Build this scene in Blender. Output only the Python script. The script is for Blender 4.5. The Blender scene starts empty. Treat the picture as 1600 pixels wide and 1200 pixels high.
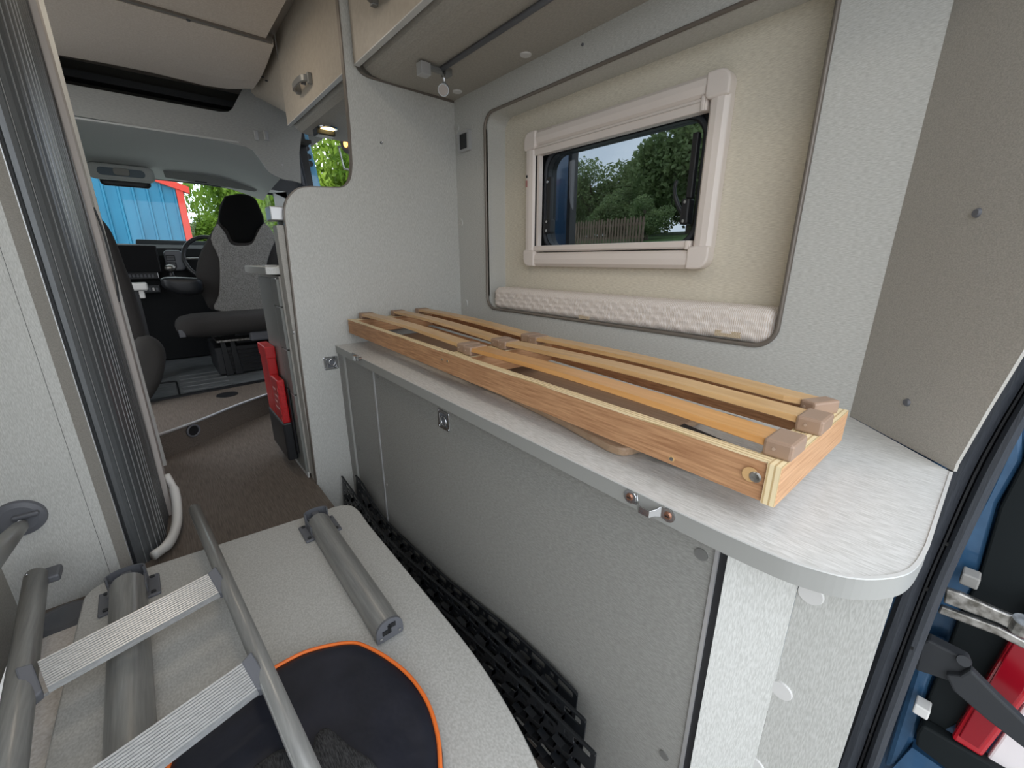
import bpy, bmesh, math, random
from mathutils import Vector, Matrix
import numpy as np
PI = math.pi
S = bpy.context.scene
COL = S.collection
random.seed(7)

# ------------------------------------------------------------------ camera
EYE = (0.0, 0.0, 0.97)                      # metres; van floor is z = 0, +Y runs to the cab, +X to the side wall
R = ((0.76391745, -0.64531393, 0.00024112),  # image right
     (-0.18558234, -0.22004871, -0.9576731),  # image down
     (0.61805285, 0.73153844, -0.28785792))   # view direction
FPX = 647.0
cam = bpy.data.objects.new('camera', bpy.data.cameras.new('camera'))
COL.objects.link(cam)
cam.data.sensor_width = 36; cam.data.lens = 36 * FPX / 1600; cam.data.clip_start = 0.02; cam.data.clip_end = 200
m = Matrix(((R[0][0], -R[1][0], -R[2][0], 0), (R[0][1], -R[1][1], -R[2][1], 0), (R[0][2], -R[1][2], -R[2][2], 0), (0, 0, 0, 1)))
cam.matrix_world = Matrix.Translation(EYE) @ m
S.camera = cam

# ------------------------------------------------------------------ sky, exposure
S.view_settings.view_transform = 'Standard'; S.view_settings.look = 'None'
S.view_settings.gamma = 1; S.view_settings.use_curve_mapping = False
S.view_settings.exposure = 1.82
W = bpy.data.worlds.new('overcast'); S.world = W; W.use_nodes = True
nt = W.node_tree; nt.nodes.clear()
out = nt.nodes.new('ShaderNodeOutputWorld'); bg = nt.nodes.new('ShaderNodeBackground')
tc = nt.nodes.new('ShaderNodeTexCoord'); no = nt.nodes.new('ShaderNodeTexNoise'); cr = nt.nodes.new('ShaderNodeValToRGB')
mp = nt.nodes.new('ShaderNodeMapping'); mp.inputs['Scale'].default_value = (1, 1, 2.6)
no.inputs['Scale'].default_value = 2.2; no.inputs['Detail'].default_value = 5
cr.color_ramp.elements[0].position = .38; cr.color_ramp.elements[0].color = (.60, .66, .74, 1)
cr.color_ramp.elements[1].position = .62; cr.color_ramp.elements[1].color = (.93, .96, 1.0, 1)
bg.inputs['Strength'].default_value = 1.0
L = nt.links.new
L(tc.outputs['Generated'], mp.inputs[0]); L(mp.outputs[0], no.inputs['Vector']); L(no.outputs['Fac'], cr.inputs[0])
L(cr.outputs[0], bg.inputs[0]); L(bg.outputs[0], out.inputs[0])

def portal(name, loc, direction, sx, sy):   # portals only steer sampling of the sky through openings in the shell
    d = bpy.data.lights.new(name, 'AREA'); d.shape = 'RECTANGLE'; d.size = sx; d.size_y = sy
    d.cycles.is_portal = True
    o = bpy.data.objects.new(name, d); COL.objects.link(o); o.location = loc
    o.rotation_euler = Vector(direction).to_track_quat('-Z', 'Y').to_euler()
portal('rear_door_portal', (.26, -.11, .85), (0, 1, 0), 1.6, 2.1)
portal('added_side_door_portal', (-.66, 3.02, .95), (1, 0, 0), 1.0, 1.9)  # samples sky through the added side opening
portal('windscreen_portal', (.35, 5.1, 1.4), (0, -1, 0), 1.9, 1.0)

# ------------------------------------------------------------------ materials
def mat(name, rgb, rough=.5, metal=0, **k):
    m = bpy.data.materials.new(name); m.use_nodes = True
    b = m.node_tree.nodes['Principled BSDF']
    b.inputs['Base Color'].default_value = (*rgb, 1); b.inputs['Roughness'].default_value = rough; b.inputs['Metallic'].default_value = metal
    for kk, v in k.items(): b.inputs[kk.replace('_', ' ')].default_value = v
    return m
def grained(name, c0, c1, scale, rough=.5, metal=0, bump=.1, detail=3, lo=.35, hi=.65, spec=.5, dist=.002):
    """two colours mixed by a stretched noise: laminate grain, brushed metal, wood, cloth"""
    m = mat(name, c0, rough, metal); t = m.node_tree; b = t.nodes['Principled BSDF']
    b.inputs['Specular IOR Level'].default_value = spec
    tc = t.nodes.new('ShaderNodeTexCoord'); mp = t.nodes.new('ShaderNodeMapping'); mp.inputs['Scale'].default_value = scale
    n = t.nodes.new('ShaderNodeTexNoise'); n.inputs['Scale'].default_value = 1; n.inputs['Detail'].default_value = detail
    r = t.nodes.new('ShaderNodeValToRGB'); r.color_ramp.elements[0].color = (*c0, 1); r.color_ramp.elements[1].color = (*c1, 1)
    r.color_ramp.elements[0].position = lo; r.color_ramp.elements[1].position = hi
    l = t.links.new
    l(tc.outputs['Object'], mp.inputs[0]); l(mp.outputs[0], n.inputs['Vector']); l(n.outputs['Fac'], r.inputs[0]); l(r.outputs[0], b.inputs['Base Color'])
    if bump:
        bp = t.nodes.new('ShaderNodeBump'); bp.inputs['Strength'].default_value = bump; bp.inputs['Distance'].default_value = dist
        l(n.outputs['Fac'], bp.inputs['Height']); l(bp.outputs[0], b.inputs['Normal'])
    return m
GA, GB = (.47, .47, .44), (.61, .61, .58)
lam_v = grained('grey_laminate_upright', GA, GB, (620, 620, 95), .42, bump=.06)         # grain runs up
lam_y = grained('grey_laminate_lengthwise', GA, GB, (620, 95, 620), .42, bump=.06)      # grain runs along the van
lam_x = grained('grey_laminate_across', GA, GB, (95, 620, 620), .42, bump=.06)
lam_w = grained('grey_laminate_warm', (.36, .345, .31), (.47, .45, .41), (520, 110, 520), .5, bump=.05)
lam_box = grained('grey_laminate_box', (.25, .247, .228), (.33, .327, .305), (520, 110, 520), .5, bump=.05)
lam_top = grained('worktop_laminate', (.55, .55, .525), (.72, .72, .70), (380, 45, 380), .38, bump=.05)
lam_table = grained('table_laminate', (.43, .425, .40), (.55, .545, .52), (260, 160, 260), .45, bump=.05)
edge_grey = mat('edge_band_grey', (.34, .34, .32), .45)
edge_white = mat('edge_band_pale', (.62, .62, .60), .35)
edge_brown = mat('edge_band_taupe', (.20, .175, .15), .4, .3)
cream_wall = grained('cream_woven_wallcover', (.64, .585, .475), (.77, .715, .595), (900, 60, 700), .7, bump=.04, lo=.4, hi=.6, dist=.0008)
cream_door = grained('cream_door_laminate', (.45, .395, .325), (.50, .445, .37), (60, 60, 60), .45, bump=.0)
headliner = grained('headliner_cloth', (.60, .52, .44), (.68, .60, .52), (150, 150, 150), .9, bump=.15)
ceiling_m = grained('ceiling_felt', (.42, .37, .31), (.50, .44, .38), (300, 300, 300), .95, bump=.2)
cab_grey = grained('cab_grey_lining', (.50, .505, .48), (.57, .575, .55), (400, 400, 400), .85, bump=.1)
frame_pl = mat('cream_plastic', (.82, .74, .68), .32)
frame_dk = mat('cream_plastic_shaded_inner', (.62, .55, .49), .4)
black_pl = mat('black_plastic', (.012, .013, .015), .42)
black_rb = grained('black_rubber_seal', (.022, .026, .033), (.034, .038, .046), (600, 600, 30), .55, bump=.3)
grid_pl = mat('black_grid_plastic', (.012, .014, .017), .38)
dark_pl = mat('dark_grey_plastic', (.028, .030, .033), .5)
mid_pl = mat('mid_grey_plastic', (.13, .135, .15), .45)
cap_pl = mat('pale_grey_cap', (.68, .67, .65), .4)
white_pl = mat('white_plastic', (.72, .71, .68), .35)
silver = mat('silver_paint', (.55, .55, .55), .35, .6)
chrome = mat('chrome', (.62, .63, .64), .14, 1)
steel = grained('worn_steel', (.16, .15, .13), (.50, .48, .45), (60, 60, 60), .35, .9, bump=.15)
alu = grained('brushed_aluminium', (.48, .49, .49), (.60, .61, .61), (30, 300, 300), .34, .5, bump=.05)
tube_m = grained('grey_painted_tube', (.26, .26, .25), (.32, .32, .305), (200, 12, 200), .33, .3, bump=.04)
shutter = grained('graphite_shutter', (.11, .118, .122), (.135, .142, .147), (900, 900, 20), .36, .35, bump=.03)
fabric_bk = grained('charcoal_seat_cloth', (.022, .020, .019), (.05, .046, .044), (900, 900, 900), .95, bump=.4)
fabric_gr = grained('grey_herringbone_cloth', (.14, .135, .125), (.36, .35, .33), (500, 500, 160), .95, bump=.4)
bag_m = grained('navy_nylon', (.006, .008, .016), (.011, .013, .024), (14, 14, 14), .55, bump=.5, dist=.01)
mesh_m = grained('black_mesh_net', (.005, .005, .006), (.05, .05, .052), (700, 90, 700), .8, bump=.6)
orange = mat('orange_piping', (.90, .19, .03), .5)
red_pl = mat('red_plastic', (.50, .010, .012), .35)
red_cl = grained('red_wallet', (.42, .008, .010), (.55, .015, .018), (90, 90, 90), .4, bump=.5)
tail_m = mat('red_lens', (.42, .008, .018), .12, Coat_Weight=.6)
blue_body = grained('metallic_blue_paint', (.035, .105, .21), (.045, .125, .24), (30, 30, 30), .3, .35, bump=0)
blue_body.node_tree.nodes['Principled BSDF'].inputs['Coat Weight'].default_value = .5
blue_clad = grained('blue_cladding', (.012, .15, .27), (.018, .19, .33), (3, 3, .6), .5, bump=0)
red_trim = mat('red_trim_metal', (.72, .04, .02), .45)
grass = grained('grass_bank', (.03, .07, .015), (.09, .16, .03), (6, 6, 6), .95, bump=.3)
pale_yard = grained('yard_pale_concrete', (.30, .29, .27), (.38, .37, .35), (20, 20, 20), .95, bump=.1)  # yard paled like concrete to bounce daylight up into the van
bark = grained('bark', (.06, .045, .03), (.13, .10, .07), (20, 20, 4), .95, bump=.5)
fencewood = grained('weathered_fence', (.16, .11, .075), (.25, .18, .13), (30, 30, 3), .9, bump=.2)
carpet = grained('vinyl_floor_oak', (.10, .08, .065), (.17, .14, .115), (300, 14, 300), .6, bump=.1)
mat_rb = grained('cab_rubber_mat', (.09, .10, .105), (.18, .19, .195), (9, 60, 9), .5, bump=.2)
cushion = grained('pale_mattress_ticking', (.60, .55, .50), (.74, .70, .66), (160, 160, 160), .9, bump=.3)
tan_clip = mat('tan_slat_holder', (.35, .235, .165), .42)
def wood(name, c0, c1, scale, rough=.42):
    return grained(name, c0, c1, scale, rough, bump=.08, detail=6, lo=.3, hi=.7)
beech = wood('beech_veneer', (.37, .175, .08), (.62, .345, .175), (300, 12, 260), .62)
beech_x = wood('beech_veneer_across', (.46, .24, .115), (.66, .39, .21), (12, 300, 260), .6)
slatwood = wood('birch_slat', (.56, .33, .14), (.70, .45, .21), (90, 5, 90), .3)
slatwood2 = wood('amber_slat', (.56, .27, .085), (.68, .36, .13), (90, 5, 90), .28)
plyboard = wood('plywood_board', (.40, .27, .17), (.50, .35, .235), (160, 6, 160))
ply = bpy.data.materials.new('ply_layers')
def plies(name, scale, axis):
    m = mat(name, (.75, .55, .28), .5); t = m.node_tree; b = t.nodes['Principled BSDF']; l = t.links.new
    tc = t.nodes.new('ShaderNodeTexCoord'); w = t.nodes.new('ShaderNodeTexWave'); w.bands_direction = axis
    w.inputs['Scale'].default_value = scale; w.inputs['Distortion'].default_value = .6; w.inputs['Detail'].default_value = 2
    r = t.nodes.new('ShaderNodeValToRGB'); r.color_ramp.elements[0].color = (.56, .39, .19, 1); r.color_ramp.elements[1].color = (.88, .73, .46, 1)
    r.color_ramp.elements[0].position = .05; r.color_ramp.elements[1].position = .4
    l(tc.outputs['Object'], w.inputs[0]); l(w.outputs['Fac'], r.inputs[0]); l(r.outputs[0], b.inputs['Base Color'])
    return m
ply_x = plies('plywood_edge_x', 42, 'X'); ply_y = plies('plywood_edge_y', 42, 'Y'); ply_z = plies('plywood_edge_z', 60, 'Z')
bpy.data.materials.remove(ply)
def quilt_mat():
    m = mat('quilted_cream_knit', (.72, .63, .56), .9); t = m.node_tree; b = t.nodes['Principled BSDF']; l = t.links.new
    tc = t.nodes.new('ShaderNodeTexCoord')
    w = t.nodes.new('ShaderNodeTexWave'); w.bands_direction = 'Y'; w.inputs['Scale'].default_value = 60; w.inputs['Distortion'].default_value = 1.5
    w.inputs['Detail'].default_value = 2; w.inputs['Detail Scale'].default_value = 3
    r = t.nodes.new('ShaderNodeValToRGB'); r.color_ramp.elements[0].color = (.66, .55, .46, 1); r.color_ramp.elements[1].color = (.88, .82, .77, 1)
    r.color_ramp.elements[0].position = .1; r.color_ramp.elements[1].position = .5
    l(tc.outputs['Object'], w.inputs[0]); l(w.outputs['Fac'], r.inputs[0]); l(r.outputs[0], b.inputs['Base Color'])
    bp = t.nodes.new('ShaderNodeBump'); bp.inputs['Strength'].default_value = .15; bp.inputs['Distance'].default_value = .002
    l(w.outputs['Fac'], bp.inputs['Height']); l(bp.outputs[0], b.inputs['Normal'])
    return m
quilt = quilt_mat()
def glass(name, tint, refl=.06):
    m = bpy.data.materials.new(name); m.use_nodes = True; t = m.node_tree; t.nodes.clear(); l = t.links.new
    o = t.nodes.new('ShaderNodeOutputMaterial'); mx = t.nodes.new('ShaderNodeMixShader'); a = t.nodes.new('ShaderNodeBsdfTransparent')
    g = t.nodes.new('ShaderNodeBsdfGlossy'); f = t.nodes.new('ShaderNodeFresnel'); f.inputs[0].default_value = 1.35
    a.inputs[0].default_value = (*tint, 1); g.inputs['Roughness'].default_value = .02
    ge = t.nodes.new('ShaderNodeNewGeometry'); mu = t.nodes.new('ShaderNodeMath'); mu.operation = 'MULTIPLY'; iv = t.nodes.new('ShaderNodeMath'); iv.operation = 'SUBTRACT'; iv.inputs[0].default_value = 1
    l(ge.outputs['Backfacing'], iv.inputs[1]); l(iv.outputs[0], mu.inputs[0]); l(f.outputs[0], mu.inputs[1]); l(mu.outputs[0], mx.inputs[0]); l(a.outputs[0], mx.inputs[1]); l(g.outputs[0], mx.inputs[2]); l(mx.outputs[0], o.inputs[0])
    return m
clear_glass = glass('clear_glass', (.88, .93, .92)); tint_glass = glass('smoked_acrylic', (.42, .45, .47))
def leaf_mat(name, c0, c1):
    m = grained(name, c0, c1, (3, 3, 3), .6, bump=0, lo=.3, hi=.7)
    t = m.node_tree; b = t.nodes['Principled BSDF']; tr = t.nodes.new('ShaderNodeBsdfTranslucent'); mx = t.nodes.new('ShaderNodeMixShader')
    mx.inputs[0].default_value = .45; o = [n for n in t.nodes if n.type == 'OUTPUT_MATERIAL'][0]; rr = [n for n in t.nodes if n.type == 'VALTORGB'][0]
    t.links.new(rr.outputs[0], tr.inputs[0]); t.links.new(b.outputs[0], mx.inputs[1]); t.links.new(tr.outputs[0], mx.inputs[2]); t.links.new(mx.outputs[0], o.inputs[0])
    return m
leaf_a = leaf_mat('leaf_bright', (.10, .20, .015), (.33, .46, .06)); leaf_b = leaf_mat('leaf_dark', (.12, .19, .07), (.30, .38, .16))
def emit(name, rgb, s):
    m = mat(name, rgb); b = m.node_tree.nodes['Principled BSDF']
    b.inputs['Emission Color'].default_value = (*rgb, 1); b.inputs['Emission Strength'].default_value = s
    return m

# ------------------------------------------------------------------ mesh helpers (all coordinates in metres, world frame)
def P3(axis, pos, a, b):
    return {'X': (pos, a, b), 'Y': (a, pos, b), 'Z': (a, b, pos)}[axis]
def at(px, py, axis, v):
    """where the line of sight through a photo point meets the plane axis = v"""
    x, y = (px - 800) / FPX, (py - 600) / FPX
    d = [x * R[0][i] + y * R[1][i] + R[2][i] for i in range(3)]
    i = 'XYZ'.index(axis); t = (v - EYE[i]) / d[i]
    return tuple(EYE[j] + t * d[j] for j in range(3))
def at2(pts, axis, v):
    i = 'XYZ'.index(axis); r = []
    for p in pts:
        q = at(*p, axis, v); r.append(tuple(q[j] for j in range(3) if j != i))
    return r
def WL(o):
    v = Vector((0, 0, 0))
    while o: v = v + Vector(o.get('_w', (0, 0, 0))); o = None
    return v
def obj(name, bm, material, parent=None, smooth=False, bevel=0, local=False, kind=None, seg=2):
    me = bpy.data.meshes.new(name)
    if parent is not None and not local: bmesh.ops.translate(bm, verts=bm.verts, vec=-WL(parent))
    bmesh.ops.recalc_face_normals(bm, faces=bm.faces)
    bm.to_mesh(me); bm.free()
    mats = material if isinstance(material, (list, tuple)) else [material]
    for mm in mats: me.materials.append(mm)
    if smooth: me.shade_smooth()
    o = bpy.data.objects.new(name, me); COL.objects.link(o)
    if parent is not None:
        o.parent = parent; o['_w'] = list(WL(parent))
    if bevel:
        b = o.modifiers.new('bevel', 'BEVEL'); b.width = bevel; b.segments = seg; b.limit_method = 'ANGLE'; b.angle_limit = .7
    if kind: o['kind'] = kind
    return o
def thing(name, label, cat, loc=(0, 0, 0), group=None):
    o = bpy.data.objects.new(name, None); o.empty_display_size = .05; COL.objects.link(o); o.location = loc
    o['label'] = label; o['category'] = cat; o['_w'] = list(loc)
    if group: o['group'] = group
    return o
def tag(o, label, cat, group=None):
    o['label'] = label; o['category'] = cat
    if group: o['group'] = group
    return o
def N(): return bmesh.new()
def box(bm, x0, x1, y0, y1, z0, z1, rot=None, piv=None):
    r = bmesh.ops.create_cube(bm, size=1)['verts']
    for v in r: v.co = Vector(((x0 + x1) / 2 + v.co.x * (x1 - x0), (y0 + y1) / 2 + v.co.y * (y1 - y0), (z0 + z1) / 2 + v.co.z * (z1 - z0)))
    if rot:
        c = Vector(piv or ((x0 + x1) / 2, (y0 + y1) / 2, (z0 + z1) / 2)); bmesh.ops.rotate(bm, verts=r, cent=c, matrix=rot)
    return bm
def bx(*a, **k): return box(N(), *a, **k)
def plate(outline, axis, pos, thick, holes=(), bm=None):
    """a flat board cut to an outline (with holes), given thickness along its axis"""
    bm = bm or N(); es = []; vs = []
    for ring in [outline, *holes]:
        v = [bm.verts.new(P3(axis, pos, a, b)) for a, b in ring]; vs += v
        es += [bm.edges.new((v[i], v[(i + 1) % len(v)])) for i in range(len(v))]
    if holes:
        r = bmesh.ops.triangle_fill(bm, use_beauty=True, edges=es); fs = [g for g in r['geom'] if isinstance(g, bmesh.types.BMFace)]
    else:
        fs = [bm.faces.new(vs)]
    r = bmesh.ops.extrude_face_region(bm, geom=fs)
    d = Vector(P3(axis, thick, 0, 0))
    bmesh.ops.translate(bm, verts=[g for g in r['geom'] if isinstance(g, bmesh.types.BMVert)], vec=d)
    return bm
def rrect(a0, a1, b0, b1, r, n=6):
    p = []
    for ca, cb, s in ((a1 - r, b1 - r, 0), (a0 + r, b1 - r, 1), (a0 + r, b0 + r, 2), (a1 - r, b0 + r, 3)):
        for i in range(n + 1):
            t = (s + i / n) * PI / 2; p.append((ca + r * math.cos(t), cb + r * math.sin(t)))
    return p
def smooth_path(pts, n=6, closed=False):
    q = [Vector(p) for p in pts]; m = len(q); r = []
    for i in range(m if closed else m - 1):
        p1, p2 = q[i], q[(i + 1) % m]
        p0 = q[i - 1] if (i > 0 or closed) else p1; p3 = q[(i + 2) % m] if (i + 2 < m or closed) else p2
        for k in range(n):
            t = k / n
            r.append(.5 * ((2 * p1) + (p2 - p0) * t + (2 * p0 - 5 * p1 + 4 * p2 - p3) * t * t + (3 * p1 - p0 - 3 * p2 + p3) * t ** 3))
    if not closed: r.append(q[-1])
    return r
def tube(bm, pts, r, seg=10, closed=False, flat=1, up=None):
    pts = [Vector(p) for p in pts]; n = len(pts); rings = []; prev = None
    for i, p in enumerate(pts):
        a = pts[i - 1] if (i or closed) else p; b = pts[(i + 1) % n] if (i < n - 1 or closed) else p
        t = (b - a).normalized()
        if prev is None:
            u = Vector(up) if up else (Vector((0, 0, 1)) if abs(t.z) < .9 else Vector((1, 0, 0)))
        else: u = prev
        u = (u - t * u.dot(t)).normalized(); w = t.cross(u); prev = u
        rr = r[i] if isinstance(r, (list, tuple)) else r
        rings.append([bm.verts.new(p + u * (rr * flat * math.cos(2 * PI * k / seg)) + w * (rr * math.sin(2 * PI * k / seg))) for k in range(seg)])
    for i in range(n if closed else n - 1):
        A, B = rings[i], rings[(i + 1) % n]
        for k in range(seg): bm.faces.new((A[k], A[(k + 1) % seg], B[(k + 1) % seg], B[k]))
    if not closed: bm.faces.new(rings[0]); bm.faces.new(rings[-1])
    return bm
def disc(bm, c, axis, r, h, seg=24, r2=None):
    """round cap / washer: cylinder or cone along an axis vector"""
    a = Vector(axis).normalized(); q = a.to_track_quat('Z', 'Y').to_matrix().to_4x4()
    bmesh.ops.create_cone(bm, cap_ends=True, segments=seg, radius1=r, radius2=r if r2 is None else r2, depth=h, matrix=Matrix.Translation(Vector(c) + a * h / 2) @ q)
    return bm
def puffy(outline, axis, pos, d0, d1, n=5, bm=None, plump=.55):
    """upholstered slab: the outline swells towards its middle on both faces"""
    bm = bm or N(); ca = sum(p[0] for p in outline) / len(outline); cb = sum(p[1] for p in outline) / len(outline)
    def side(d, base):
        rings = [base]
        for s, h in ((.97, .45), (.90, .75), (.74, .92), (.45, 1.0)):
            rings.append([bm.verts.new(P3(axis, pos + d * h, ca + (a - ca) * s, cb + (b - cb) * s)) for a, b in outline])
        c = bm.verts.new(P3(axis, pos + d, ca, cb)); m = len(outline)
        for A, B in zip(rings, rings[1:]):
            for k in range(m): bm.faces.new((A[k], A[(k + 1) % m], B[(k + 1) % m], B[k]))
        for k in range(m): bm.faces.new((rings[-1][k], rings[-1][(k + 1) % m], c))
    base = [bm.verts.new(P3(axis, pos, a, b)) for a, b in outline]
    side(d0, base); side(d1, base)
    return bm
def profile_y(prof, y0, y1):                # a profile in (x, z) run along the van
    return plate(prof, 'Y', y0, y1 - y0)
def ribbon(pts, half, d0, d1, axis, pos, bm=None):
    """a thin band that follows a path drawn on a plane"""
    bm = bm or N(); q = [Vector((a, b)) for a, b in pts]; n = len(q); L_ = []
    for i in range(n):
        t = (q[min(i + 1, n - 1)] - q[max(i - 1, 0)]).normalized(); w = Vector((-t.y, t.x)) * half
        L_.append([bm.verts.new(P3(axis, pos + d, *(q[i] + s * w))) for s, d in ((1, d0), (-1, d0), (-1, d1), (1, d1))])
    for A, B in zip(L_, L_[1:]):
        for k in range(4): bm.faces.new((A[k], A[(k + 1) % 4], B[(k + 1) % 4], B[k]))
    bm.faces.new(L_[0]); bm.faces.new(L_[-1])
    return bm
def struct(name, bm, m, **k): return obj(name, bm, m, kind='structure', **k)

# ================================================================== STRUCTURE
# ---- floor, step and cab platform
riser = [(-.62, 2.50), (-.30, 2.54), (-.12, 2.60), (.07, 2.72), (.24, 2.86), (.46, 3.0), (.75, 3.15), (1.3, 3.3)]
rs = [(p.x, p.y) for p in smooth_path([(a, b, 0) for a, b in riser], 4)]
fl = struct('floor', plate([(-.64, 1.57), (.40, 1.57), (.40, 1.832), (1.3, 1.832)] + rs[::-1], 'Z', -.03, .03), carpet)
st = plate([(a, b) for a, b in rs] + [(1.3, 3.45), (-.62, 3.25)], 'Z', 0, .13)
step = obj('step_platform', st, carpet, fl); 
obj('rear_floor', plate([(-.64, 0), (.97, 0), (1.2, .25), (1.2, 1.832), (.40, 1.832), (.40, 1.57), (-.64, 1.57)], 'Z', -.33, .03), carpet, fl)
e = N(); tube(e, [(a, b - .006, .131) for a, b in rs], .008, 8); obj('step_edge_trim', e, silver, fl, smooth=True)
obj('cab_mat', plate([(-.62, 3.25), (1.3, 3.45), (1.3, 5.2), (-.62, 5.2)], 'Z', .0, .125), mat_rb, fl)
hb = ribbon([(-.5, 3.24), (1.2, 3.42)], .02, 0, .012, 'Z', .128); obj('threshold_strip', hb, black_pl, fl)
hm = N(); tube(hm, [(x, y, .13) for x, y in rrect(-.17, .0, 3.30, 3.75, .03, 3)], .006, 6, closed=True); obj('floor_hatch', hm, black_pl, fl)
for i in range(5):
    obj('mat_rib', bx(.02, .30, 3.42 + i * .12, 3.46 + i * .12, .12, .131), mat_rb, fl, bevel=.004)
r_ = at(300, 675, 'Y', 2.66); g_ = N(); hx_ = r_[0] + .004; hc_ = Vector((hx_, 2.60 + (hx_ + .12) * .632 - .004, r_[2])); disc(g_, hc_, (.53, -.85, 0), .036, .006); g2_ = N(); tube(g2_, [hc_ + Vector((.53, -.85, 0)).normalized() * .008 + Vector((.85, .53, 0)).normalized() * (.031 * math.cos(k_ * PI / 10)) + Vector((0, 0, .031 * math.sin(k_ * PI / 10))) for k_ in range(20)], .005, 8, closed=True); obj('outlet_ring', g2_, mid_pl, fl, smooth=True)
c_ = obj('heater_outlet', g_, black_pl, fl, smooth=False, bevel=.003)
g_ = N(); disc(g_, at(355, 617, 'Z', .130), (0, 0, 1), .06, .004); obj('table_leg_socket', g_, black_pl, fl)
g_ = N(); disc(g_, at(226, 607, 'Z', .131), (0, 0, 1), .025, .01); obj('hatch_catch', g_, black_pl, fl)

# ---- ceiling and outer shell
struct('ceiling', bx(-.68, 1.40, -.15, 5.25, 2.12, 2.16), ceiling_m)
struct('wall_left', plate([(-.15, -.25), (5.3, -.25), (5.3, 2.16), (-.15, 2.16)], 'X', -.68, .04, holes=[rrect(2.55, 3.50, 0, 1.90, .08, 4)]), lam_v)  # unseen side door opening, added to let daylight into the gangway
rw = struct('wall_rear', plate([(-.68, -.35), (1.44, -.35), (1.44, 2.16), (-.68, 2.16)], 'Y', -.125, .02,
     holes=[rrect(-.55, 1.30, -.30, 1.95, .1, 3)]), blue_body)
# ---- right wall: grey board with a rounded recess, cream wall behind it, window
REC = rrect(.367, 1.598, .750, 1.555, .055, 8)
wr = struct('wall_right', plate([(.178, .60), (1.84, .60), (1.84, 1.70), (.178, 1.70)], 'X', 1.2, .012, holes=[REC]), lam_y)
b = N(); n = len(REC); A = [b.verts.new((1.2, *p)) for p in REC]; B = [b.verts.new((1.312, *p)) for p in REC]
for i in range(n): b.faces.new((A[i], A[(i + 1) % n], B[(i + 1) % n], B[i]))
obj('recess_lining', b, lam_y, wr)
b = N(); tube(b, [(1.198, a, c) for a, c in REC], .006, 8, closed=True); obj('recess_edge_bead', b, edge_brown, wr, smooth=True)
WIN = rrect(.665, 1.385, 1.0, 1.40, .04, 5)
obj('cream_panel', plate([(.25, .65), (1.83, .65), (1.83, 1.66), (.25, 1.66)], 'X', 1.31, .012, holes=[WIN]), cream_wall, wr)
# rest of the outer side wall (with the kitchen and cab window openings) beyond the board
obj('outer_skin', plate([(-.16, -.35), (5.3, -.35), (5.3, 2.16), (-.16, 2.16)], 'X', 1.39, .012,
    holes=[rrect(.68, 1.385, 1.0, 1.40, .04, 5), rrect(2.6, 4.82, 1.12, 2.05, .08, 4)]), blue_body, wr)
# chamfered board by the rear door
p0, p1 = Vector((1.199, .184, 0)), Vector((1.006, -.002, 0)); pm = (p1 - p0).normalized()
def ch(x, z): s = (p0.x - x) / -pm.x if pm.x else 0; v = p0 + pm * ((p0.x - x) / -pm.x); return (v.x, v.y, z)
b = N(); ring = [ch(1.199, .6165), ch(1.006, .6165), ch(1.006, .63), ch(.992, .74), ch(.976, .85), ch(.962, 1.0), ch(.955, 1.2), ch(.96, 2.12), ch(1.199, 2.12)]
f0 = b.faces.new([b.verts.new(v) for v in ring]); r = bmesh.ops.extrude_face_region(b, geom=[f0])
bmesh.ops.translate(b, verts=[g for g in r['geom'] if isinstance(g, bmesh.types.BMVert)], vec=(.004, -.004, 0))
wc = struct('trim_1', b, lam_w)
for i, (x, y) in enumerate(((1527, 333), (1418, 629))):
    xx, zz = ((1.078, 1.045), (1.098, .699))[i]; v = Vector(ch(xx, zz)); g_ = N(); disc(g_, v, (-.7, .7, 0), .008, .004, 16, .006); obj('screw_cap', g_, mid_pl, wc, smooth=False)

# ---- window in the recess
w1 = thing('window_1', '', '', (1.31, 1.03, 1.2)); del w1['label'], w1['category']; w1['kind'] = 'structure'
Y0, Y1, Z0, Z1 = .605, 1.425, .942, 1.462; fw = .062
def rail(a, b2, horizontal, z, inner):
    pr = [(1.31, 0), (1.283, 0.0), (1.272, .012), (1.270, .03), (1.274, .048), (1.282, .056), (1.31, .056)]
    bm = N()
    def ring(s): return [bm.verts.new((x, s, z + inner * w) if horizontal else (x, z + inner * w, s)) for x, w in pr]
    A, B = ring(a), ring(b2); n = len(pr)
    for i in range(n): bm.faces.new((A[i], A[(i + 1) % n], B[(i + 1) % n], B[i]))
    bm.faces.new(A); bm.faces.new(B); return bm
for args in ((Y0 + .06, Y1 - .06, True, Z0, 1), (Y0 + .06, Y1 - .06, True, Z1, -1), (Z0 + .06, Z1 - .06, False, Y0, 1), (Z0 + .06, Z1 - .06, False, Y1, -1)):
    obj('frame_rail', rail(*args), frame_pl, w1, smooth=False, bevel=.003)
for cy, sy in ((Y0, 1), (Y1, -1)):
    for cz, sz in ((Z0, 1), (Z1, -1)):
        arc = [(cy + sy * (.034 - .034 * math.cos(t)), cz + sz * (.034 - .034 * math.sin(t))) for t in np.linspace(0, PI / 2, 7)]
        ol = arc + [(cy + sy * .067, cz + sz * 0), (cy + sy * .067, cz + sz * .058), (cy + sy * .058, cz + sz * .067), (cy, cz + sz * .067)]
        obj('corner_cap', plate(ol, 'X', 1.266, .044), frame_pl, w1, bevel=.008, seg=3)
obj('blind_rail', bx(1.278, 1.31, .668, 1.375, 1.372, 1.406), frame_pl, w1, bevel=.004)
obj('blind_rail', bx(1.278, 1.31, .668, 1.375, 1.002, 1.026), frame_pl, w1, bevel=.004)
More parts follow.
